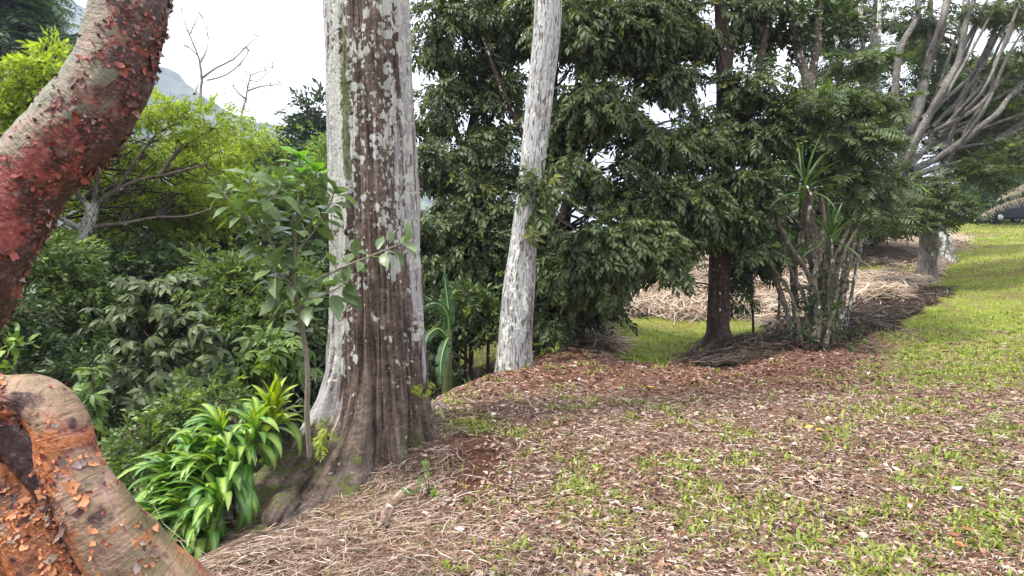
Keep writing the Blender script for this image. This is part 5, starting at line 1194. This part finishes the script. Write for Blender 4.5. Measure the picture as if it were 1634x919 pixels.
cd = 44.0; cx = (1574 - 817) / FPX * cd; cz = P(1580, 354, cd)[2]; gzc = gz1(cx + 2, cd)
car = thing('parked_car', 'black parked car half hidden by a dead palm frond at the top of the lawn', 'car', (cx + 2, cd, cz))
prof = [(0.0, .42), (.02, .62), (.25, .74), (1.0, .86), (1.25, .92), (1.85, 1.34), (2.2, 1.43), (3.0, 1.44), (3.6, 1.32), (4.0, .98), (4.15, .90), (4.2, .5), (4.1, .30), (.15, .28)]
mb = MB(); n = len(prof)
def car_v(y, inset):
    return [(cx + x, cd + y + (inset if z > .95 and y < .8 else -inset if z > .95 else 0), cz + z) for x, z in prof]
V = car_v(.06, .16) + car_v(0, .10) + car_v(1.7, .10) + car_v(1.64, .16); F = []
for r_ in range(3):
    for i in range(n): j = (i + 1) % n; F.append((r_ * n + i, r_ * n + j, (r_ + 1) * n + j, (r_ + 1) * n + i))
mb.add(V, F)
for r_ in (0, 3):
    c_ = len(V)
    mb.add(np.vstack([np.array(V)[r_ * n:(r_ + 1) * n], [[cx + 2.1, V[r_ * n][1], cz + .7]]]), [(i, (i + 1) % n, n) for i in range(n)])
M_car = plain_mat('black_paint', (.006, .006, .007), .3, .05, 4, spec=.25); mb.build('body', M_car, car, smooth=False)
M_glass = plain_mat('car_glass', (.03, .035, .04), .08, .05, 4, spec=.8)
for pts in ([(1.42, .97), (1.92, 1.33), (2.42, 1.37), (2.42, .97)], [(2.5, .97), (2.5, 1.37), (3.1, 1.37), (3.5, 1.22), (3.75, .99)]):
    mb = MB(); k = len(pts); yy = lambda z: cd - .012 + .10 * (z > .95) + .0
    V = [(cx + x, yy(z), cz + z) for x, z in pts] + [(cx + x, yy(z) + .03, cz + z) for x, z in pts]
    mb.add(V + [(cx + np.mean([p[0] for p in pts]), cd + .088, cz + 1.15)], [(i, (i + 1) % k, 2 * k) for i in range(k)]); mb.build('window', M_glass, car, smooth=False)
mb = MB(); box(mb, cx + .05, cx + .42, cd - .015, cd + .25, cz + .62, cz + .74); mb.build('headlight', plain_mat('headlight', (.6, .6, .62), .15, .05, 4), car, smooth=False)
for wx in (.82, 3.35):
    for wy in (.02, 1.66):
        mb = MB(); tube(mb, [(cx + wx, cd + wy - .10, cz + .32), (cx + wx, cd + wy + .12, cz + .32)], [.32, .32], 24); mb.f3.append(np.array([(0, i, i + 1) for i in range(1, 23)]) + mb.n - 49); w_ = mb.build('wheel', plain_mat('tyre', (.015, .015, .015), .8, .1, 4), car, smooth=False)
        mb = MB(); tube(mb, [(cx + wx, cd + wy - .125, cz + .32), (cx + wx, cd + wy - .10, cz + .32)], [.20, .215], 20); mb.f3.append(np.array([(0, i + 1, i) for i in range(1, 19)]) + mb.n - 41); mb.build('rim', plain_mat('alloy', (.55, .55, .57), .3, .05, 4, metal=.3), w_, smooth=False)
M_deadf = leaf_mat('dead_frond', (.09, .075, .05), (.22, .18, .13), rough=.8, trans=.1)
df = thing('dead_palm_fronds', 'grey brown dead palm fronds arching over the black car', 'palm frond', P(1575, 352, 42))
for k, (pts, L_) in enumerate([([(1552, 354, 42), (1575, 340, 42), (1600, 328, 42), (1640, 314, 42), (1680, 310, 42)], .95), ([(1556, 352, 42.5), (1580, 338, 42.6), (1620, 322, 42.6), (1660, 318, 43)], .85), ([(1600, 318, 42.4), (1625, 304, 42.6), (1660, 296, 43)], .9), ([(1590, 322, 43), (1615, 305, 43), (1650, 290, 43)], .9)]):
    frond(df, [P(*q) for q in pts], L_, M_deadf, 330 + k, n=34, w=.10, hang=1.2, stemr=.05)

# ================================================================ GROUND COVER
def strips(pos, yaw, ln, wd, rng, lift, curve=.35, tilt=.15, nseg=3, z_follow=None):
    """many narrow ribbons (dry grass, straw)"""
    n = len(pos); u = np.linspace(-.5, .5, nseg + 1); cv_ = rng.normal(size=n) * curve; tl = rng.normal(size=n) * tilt
    d = np.stack([np.cos(yaw), np.sin(yaw)], 1); pz = np.stack([-d[:, 1], d[:, 0]], 1)
    X = pos[:, None, 0] + d[:, 0:1] * u * ln[:, None] + pz[:, 0:1] * (cv_[:, None] * (u ** 2 * 4 - .5) * ln[:, None] * .3)
    Y = pos[:, None, 1] + d[:, 1:2] * u * ln[:, None] + pz[:, 1:2] * (cv_[:, None] * (u ** 2 * 4 - .5) * ln[:, None] * .3)
    Z = gz(X.ravel(), Y.ravel()).reshape(X.shape) if z_follow else pos[:, 2:3] + 0 * X
    Z = Z + lift[:, None] + tl[:, None] * u * ln[:, None] + np.abs(cv_)[:, None] * .10 * ln[:, None] * (1 - 4 * u ** 2)
    w = wd[:, None] / 2 * (1 - .6 * np.abs(u * 2) ** 3)
    r = rng.uniform(-.6, .6, n)[:, None]
    A = np.stack([X + pz[:, 0:1] * w * np.cos(r), Y + pz[:, 1:2] * w * np.cos(r), Z + w * np.sin(r)], -1); B = np.stack([X - pz[:, 0:1] * w * np.cos(r), Y - pz[:, 1:2] * w * np.cos(r), Z - w * np.sin(r)], -1)
    V = np.stack([A, B], 2).reshape(n, -1, 3); m_ = 2 * (nseg + 1); k = np.arange(nseg) * 2; F = np.stack([k, k + 1, k + 3, k + 2], -1)
    F = (F[None] + (np.arange(n) * m_)[:, None, None]).reshape(-1, 4); t_ = rng.random((n, 2)); T = np.concatenate([np.repeat(t_[:, None, :], m_, 1), np.zeros((n, m_, 1))], 2)
    return V.reshape(-1, 3), F, T.reshape(-1, 3)
def sample_fg(n, rng, d0=2.7, d1=13.5, p=1.0, px0=-40, px1=1680):
    u = rng.random(n)
    if p == 1.0: D = d0 * (d1 / d0) ** u
    else: q = 1 - p; D = (d0 ** q + u * (d1 ** q - d0 ** q)) ** (1 / q)
    px = rng.uniform(px0, px1, n); x = (px - 817) / FPX * D; return x, D, D
def dry_mat(name, stops, rough=.85, trans=.1):
    m, t, out = newmat(name); a = sep(t, attr(t, 'tint').outputs['Vector']); c = ramp(t, a[0], stops)
    b = t.nodes.new('ShaderNodeBsdfPrincipled'); t.links.new(c, b.inputs['Base Color']); b.inputs['Roughness'].default_value = rough; b.inputs['Specular IOR Level'].default_value = .3
    t.links.new(b.outputs[0], out.inputs['Surface']); return m
M_straw = dry_mat('dry_grass', [(0, (.05, .026, .018)), (.33, (.15, .082, .055)), (.66, (.30, .20, .14)), (.88, (.50, .40, .31)), (1, (.64, .57, .48))])
M_bank = dry_mat('bleached_straw', [(0, (.15, .10, .065)), (.30, (.32, .225, .155)), (.65, (.50, .39, .29)), (1, (.72, .64, .55))])
M_debris = dry_mat('shade_painted_debris', [(0, (.015, .010, .008)), (.6, (.06, .042, .03)), (.9, (.14, .10, .075)), (1, (.34, .26, .2))])  # rotting litter, darkened in colour for the shade under the trees
M_litter = dry_mat('fallen_leaf', [(0, (.06, .026, .018)), (.3, (.17, .078, .05)), (.55, (.28, .145, .10)), (.8, (.40, .27, .20)), (.93, (.48, .38, .30)), (1, (.60, .54, .48))], rough=.6)
M_grass = leaf_mat('grass_blade', (.13, .18, .022), (.33, .39, .06), (.45, .46, .14), rough=.5, trans=.35)
rng = RNG(501)
# dry grass over the whole clearing
x, y, D = sample_fg(150000, rng, p=1.25); c = cover(x, y); keep = (rng.random(len(x)) < np.clip(c['s'] * 1.7 * (1 - .5 * c['g']) * (.25 + 1.5 * fbm(np.stack([x, y, 0 * x], 1) * 1.3, 92, 3)) + .03, 0, 1)) & c['fg'] & ~c['lawn']
x, y, D = x[keep], y[keep], D[keep]; z = c['z'][keep]; n = len(x)
mb = MB(); V, F, T = strips(np.stack([x, y, z], 1), rng.normal(.3, 1.1, n), rng.uniform(.02, .085, n) * (1 + D / 14), rng.uniform(.0016, .0038, n) * (1 + D / 6), rng, rng.uniform(.003, .03, n), z_follow=True)
mb.add(V, F, tint=T); o = mb.build('dry_grass', M_straw, kind='stuff'); tag(o, 'dry straw coloured grass clippings scattered over the clearing', 'dry grass')
# heavier tangle below the massive trunk
n = 20000; D = rng.uniform(2.7, 5.6, n); px = rng.uniform(300, 800, n); x = (px - 817) / FPX * D; y = D; z = gz(x, y); pr = project(np.stack([x, y, z], 1))
k = (pr[:, 0] < 790 - .6 * (919 - pr[:, 1]) * .3) & (x > -1.95 - .0 * y) & (rng.random(n) < sst(830, 560, pr[:, 0])); x, y, z, D = x[k], y[k], z[k], D[k]; n = len(x)
mb = MB(); V, F, T = strips(np.stack([x, y, z], 1), rng.normal(.5, .9, n), rng.uniform(.05, .22, n), rng.uniform(.0022, .0045, n), rng, rng.uniform(.005, .05, n), z_follow=True)
mb.add(V, F, tint=T); o = mb.build('straw_tangle', M_straw, kind='stuff'); tag(o, 'thick tangle of dry straw between the buttress roots and the frame bottom', 'straw')
# leaf litter
def flat_leaves(x, y, z, size, rng, mb, lift=(.004, .03), tilt=.35, lod=0, thi=None):
    n = len(x); a = rng.uniform(0, 6.28, n); d = np.stack([np.cos(a), np.sin(a), rng.normal(size=n) * tilt * .6], 1); up = unit(np.array([0, 0, 1.0]) + rng.normal(size=(n, 3)) * tilt)
    tp = [(lambda q: (q[0] - [0, .5, 0], q[1], np.full(len(q[0]), .5)))(leaf_tpl(.42 + .1 * i, -.1 + .15 * i, .25, lod)) for i in range(3)]
    scatter(mb, tp, np.stack([x, y, z + rng.uniform(*lift, n)], 1), unit(d), up, size, rng, tint=rng.random(n) if thi is None else thi)
x, y, D = sample_fg(105000, rng, p=1.3); c = cover(x, y); keep = (rng.random(len(x)) < np.clip(c['l'] * 1.25 + .05, 0, 1)) & c['fg'] & ~c['lawn']
x, y, D, z = x[keep], y[keep], D[keep], c['z'][keep]; n = len(x); mb = MB(); py_ = c['py'][keep]; bd = sst(660, 600, py_) * (rng.random(n) < .8); flat_leaves(x, y, z, (.014 + .040 * rng.random(n) ** 2.2) * (1 + D / 12), rng, mb, thi=np.where(bd > .5, .15 + .42 * rng.random(n), rng.random(n)))
o = mb.build('leaf_litter', M_litter, kind='stuff', smooth=False); tag(o, 'reddish brown fallen leaves carpeting the clearing', 'leaf litter')
# green grass tufts
def blades(x, y, z, hgt, rng, k, spread=.03, wid=.004, lean=.9):
    n = len(x) * k; X = np.repeat(x, k) + rng.normal(size=n) * spread; Y = np.repeat(y, k) + rng.normal(size=n) * spread; Z = np.repeat(z, k) - .004; H = np.repeat(hgt, k) * rng.uniform(.5, 1.25, n); w = wid * np.repeat(hgt, k) / .06 * rng.uniform(.7, 1.3, n)
    a = rng.uniform(0, 6.28, n); dl = rng.uniform(.3, 1.3, n) * lean; dx, dy = np.cos(a), np.sin(a); pts = []
    for u, hh, ww in ((0, 0, .8), (.45, .62, 1), (1, .80, 0)):
        cx_ = X + dx * dl * H * u ** 1.3; cy_ = Y + dy * dl * H * u ** 1.3; cz_ = Z + H * hh * (1.15 - .35 * dl * u)
        if ww: pts += [np.stack([cx_ - dy * w * ww, cy_ + dx * w * ww, cz_], 1), np.stack([cx_ + dy * w * ww, cy_ - dx * w * ww, cz_], 1)]
        else: pts += [np.stack([cx_, cy_, cz_], 1)]
    V = np.stack(pts, 1).reshape(-1, 3); b0 = np.arange(n)[:, None] * 5; F = np.concatenate([b0 + [0, 1, 3], b0 + [0, 3, 2], b0 + [2, 3, 4]]); t0 = np.repeat(rng.random(len(x)), k)
    T = np.stack([np.repeat(t0, 5), np.repeat(rng.random(n), 5), np.repeat((rng.random(n) < .15) * rng.random(n), 5)], 1); return V, F, T
x, y, D = sample_fg(42000, rng, p=1.15, d1=14.5); c = cover(x, y); keep = (rng.random(len(x)) < np.clip(c['g'] * .9 + .03, 0, 1)) & (c['fg'] | c['lawn'])
x, y, D, z = x[keep], y[keep], D[keep], c['z'][keep]; mb = MB(); V, F, T = blades(x, y, z, rng.uniform(.018, .065, len(x)) * (1 + D / 24), rng, 8, .045, .0062); mb.add(V, F, tint=T)
o = mb.build('green_grass', M_grass, kind='stuff', smooth=False); tag(o, 'fresh green grass tufts scattered through the dry litter', 'grass')
x, y, D = sample_fg(60000, rng, p=.9, d0=10, d1=45, px0=500, px1=1700); c = cover(x, y); keep = (rng.random(len(x)) < c['g']) & c['lawn']
x, y, D, z = x[keep], y[keep], D[keep], c['z'][keep]; mb = MB(); V, F, T = blades(x, y, z, rng.uniform(.04, .07, len(x)) * (D / 14), rng, 3, .08, .006); mb.add(V, F, tint=T)
o = mb.build('lawn_grass', M_grass, kind='stuff', smooth=False); tag(o, 'yellow green mown grass on the lawn slope beyond the mound', 'grass')
# straw bank
x, y, D = sample_fg(95000, rng, p=1, d0=11, d1=34, px0=900, px1=1560); c = cover(x, y); keep = c['bank']; x, y, D, z = x[keep], y[keep], D[keep], c['z'][keep]; n = len(x)
q = np.stack([x, y, 0 * x], 1); cl_ = fbm(q * .9, 81, 3); mb = MB(); V, F, T = strips(np.stack([x, y, z], 1), -1.4 + (cl_ - .5) * 6 + rng.normal(size=n) * .6, rng.uniform(.3, 1.1, n), rng.uniform(.012, .028, n), rng, rng.uniform(.02, .28, n) * (.4 + cl_), curve=.7, tilt=.15, z_follow=True)
T[:, 0] = np.clip(T[:, 0] * .75 + .25 * np.repeat(cl_, 8) * 1.4, 0, 1); mb.add(V, F, tint=T); o = mb.build('straw_bank', M_bank, kind='stuff'); tag(o, 'pale heap of bleached cut straw covering the bank beyond the dark trunk', 'straw')
# debris on the mound, tree shade painted into its dark tone
x, y, D = sample_fg(34000, rng, p=1, d0=9, d1=20, px0=1070, px1=1540); c = cover(x, y); keep = c['mound']; x, y, D, z = x[keep], y[keep], D[keep], c['z'][keep]; n = len(x)
mb = MB(); V, F, T = strips(np.stack([x, y, z], 1), rng.normal(.5, .7, n), rng.uniform(.1, .45, n), rng.uniform(.006, .016, n), rng, rng.uniform(.005, .10, n), curve=.4, z_follow=True); mb.add(V, F, tint=T)
o = mb.build('shade_painted_debris', M_debris, kind='stuff'); tag(o, 'twigs and rotting litter heaped on the mound, tree shade painted into their dark colour', 'debris')
# low green growth on the gully slope
n = 9000; x = rng.uniform(-9, -1.0, n); y = rng.uniform(2.6, 13, n); c = cover(x, y); k = c['ravine'] & ((x < -2.25) | (y > 6.2)) & (rng.random(n) < .9); x, y, z = x[k], y[k], c['z'][k]; n = len(x)
mb = MB(); hgt = rng.uniform(.05, .5, n); scatter(mb, TPL['twig'], np.stack([x, y, z + hgt], 1), unit(rng.normal(size=(n, 3)) + [0, 0, .4]), unit(rng.normal(size=(n, 3)) * .4 + [0, -.3, 1]), rng.uniform(.14, .28, n), rng, .02)
o = mb.build('undergrowth', M_shade, kind='stuff', smooth=False); tag(o, 'tangled dark green undergrowth covering the gully slope', 'undergrowth')
n = 2500; x = rng.uniform(-4, -1.6, n); y = rng.uniform(2.6, 6.5, n); z = gz(x, y); mb = MB(); k = x < -1.7 - .05 * y; x, y, z = x[k], y[k], z[k]
V, F, T = strips(np.stack([x, y, z], 1), rng.uniform(0, 6.28, len(x)), rng.uniform(.1, .5, len(x)), rng.uniform(.003, .008, len(x)), rng, rng.uniform(.01, .3, len(x)), tilt=.5); mb.add(V, F, tint=T)
o = mb.build('dead_twigs', M_straw, kind='stuff'); tag(o, 'dead bleached twigs caught in the growth on the gully slope', 'twigs')

# larger single leaves and scraps that stand out
M_yel = plain_mat('yellow_fallen_leaf', (.52, .33, .05), .6, .25, 30); M_rust = plain_mat('rust_fallen_leaf', (.24, .075, .035), .55, .3, 30); M_tan = plain_mat('tan_fallen_leaf', (.42, .28, .19), .6, .25, 30); M_white = plain_mat('white_paper', (.72, .73, .76), .7, .06, 30)
def one_leaf(px, py, s, mat, label, seed, name='fallen_leaf', cat='leaf', w=.5, yaw=None):
    rg = RNG(seed); g = G(px, py); mb = MB(); lv, lf = leaf_tpl(w, rg.uniform(-.1, .2), .3, 1); a = rg.uniform(0, 6.28) if yaw is None else yaw
    M3 = frames(np.array([[math.cos(a), math.sin(a), rg.uniform(0, .25)]]), np.array([[rg.normal() * .25, -.25, 1.0]]))[0]; v = (lv * s) @ M3.T + g + [0, 0, .025]
    mb.add(np.vstack([v, v - [0, 0, .0015]]), np.vstack([lf, lf[:, ::-1] + len(lv)])); return tag(mb.build(name, mat), label, cat)
for i, (px, py, s, mt, lab) in enumerate([
    (1283, 688, .10, M_yel, 'golden yellow fallen leaf, left one of the pair in the middle of the clearing'), (1300, 692, .10, plain_mat('amber_fallen_leaf', (.50, .22, .05), .6, .25, 30), 'amber fallen leaf, right one of the pair in the middle of the clearing'),
    (1030, 623, .13, M_yel, 'yellow fallen leaf on the brown litter band below the low lawn'), (995, 625, .12, M_fresh_plain, 'fallen green leaf left of the yellow one on the brown litter band'),
    (1510, 862, .085, M_rust, 'rust coloured leaf, lowest left of the leaf pile near the right bottom corner'), (1528, 850, .09, M_rust, 'rust coloured curled leaf at the top of the pile near the right bottom corner'), (1545, 864, .09, M_rust, 'rust coloured leaf at the right end of the pile by the right bottom corner'), (1490, 858, .08, M_rust, 'rust coloured leaf set apart on the left of the bottom right leaf pile'), (1520, 872, .07, plain_mat('orange_fallen_leaf', (.50, .17, .05), .6, .25, 30), 'small orange leaf just below the bottom right leaf pile'),
    (1000, 825, .08, M_rust, 'brown red leaf left of the bright grass patch, near a white scrap'), (1115, 895, .07, M_rust, 'brown red leaf at the bottom edge, just right of the frame centre'), (1240, 898, .08, M_tan, 'tan leaf at the bottom edge between two green tufts'), (1320, 815, .06, M_rust, 'small rust leaf between green tufts in the lower right'), (1264, 735, .07, M_yel, 'small yellow leaf below the golden and amber pair'),
    (620, 762, .07, M_tan, 'pale tan leaf in the straw just right of the front buttress'), (705, 785, .07, M_tan, 'pale tan leaf beside the green seedling'), (560, 838, .06, M_rust, 'rust leaf in the straw above the grey stick'), (1090, 862, .06, M_rust, 'rust leaf half way between white scrap and bottom edge')]):
    one_leaf(px, py, s, mt, lab, 600 + i)
def scrap(px, py, s, label, seed):
    rg = RNG(seed); g = G(px, py); k = 9; a = np.linspace(0, 6.28, k + 1)[:-1]; r = rg.uniform(.5, 1, k) * s; V = np.stack([np.cos(a) * r, np.sin(a) * r * .6, rg.uniform(0, .35, k) * s], 1)
    V = np.vstack([[0, 0, .25 * s], V]); F = [(0, 1 + i, 1 + (i + 1) % k) for i in range(k)]; mb = MB(); V = V + g + [0, 0, .02]; mb.add(np.vstack([V, V - [0, 0, .003]]), np.vstack([F, np.array(F)[:, ::-1] + k + 1])); tag(mb.build('paper_scrap', M_white, smooth=False), label, 'litter')
for i, (px, py, s, lab) in enumerate([(1530, 785, .05, 'crumpled white scrap on the grass near the right edge'), (1110, 741, .045, 'thin white scrap on bare litter in the middle of the clearing'), (812, 758, .035, 'bluish white scrap on the bare soil right of the massive trunk'), (920, 608, .06, 'small white scrap on the leaf litter right of the pale trunk'), (1255, 900, .035, 'white crumpled scrap at the bottom edge among tufts'), (1018, 818, .04, 'narrow white scrap beside a brown red leaf')]): scrap(px, py, s, lab, 700 + i)
settle()

# ================================================================ THE AIR
hz_m = bpy.data.materials.new('haze'); hz_m.use_nodes = True; t = hz_m.node_tree; t.nodes.clear()
out = t.nodes.new('ShaderNodeOutputMaterial'); pv = t.nodes.new('ShaderNodeVolumePrincipled'); pv.inputs['Density'].default_value = .0007; pv.inputs['Color'].default_value = (.66, .76, 1.0, 1)
t.links.new(pv.outputs[0], out.inputs['Volume'])
mb = MB(); box(mb, -3400, 3400, -3300, 3400, -60, 400); mb.build('haze', hz_m, kind='stuff', smooth=False)
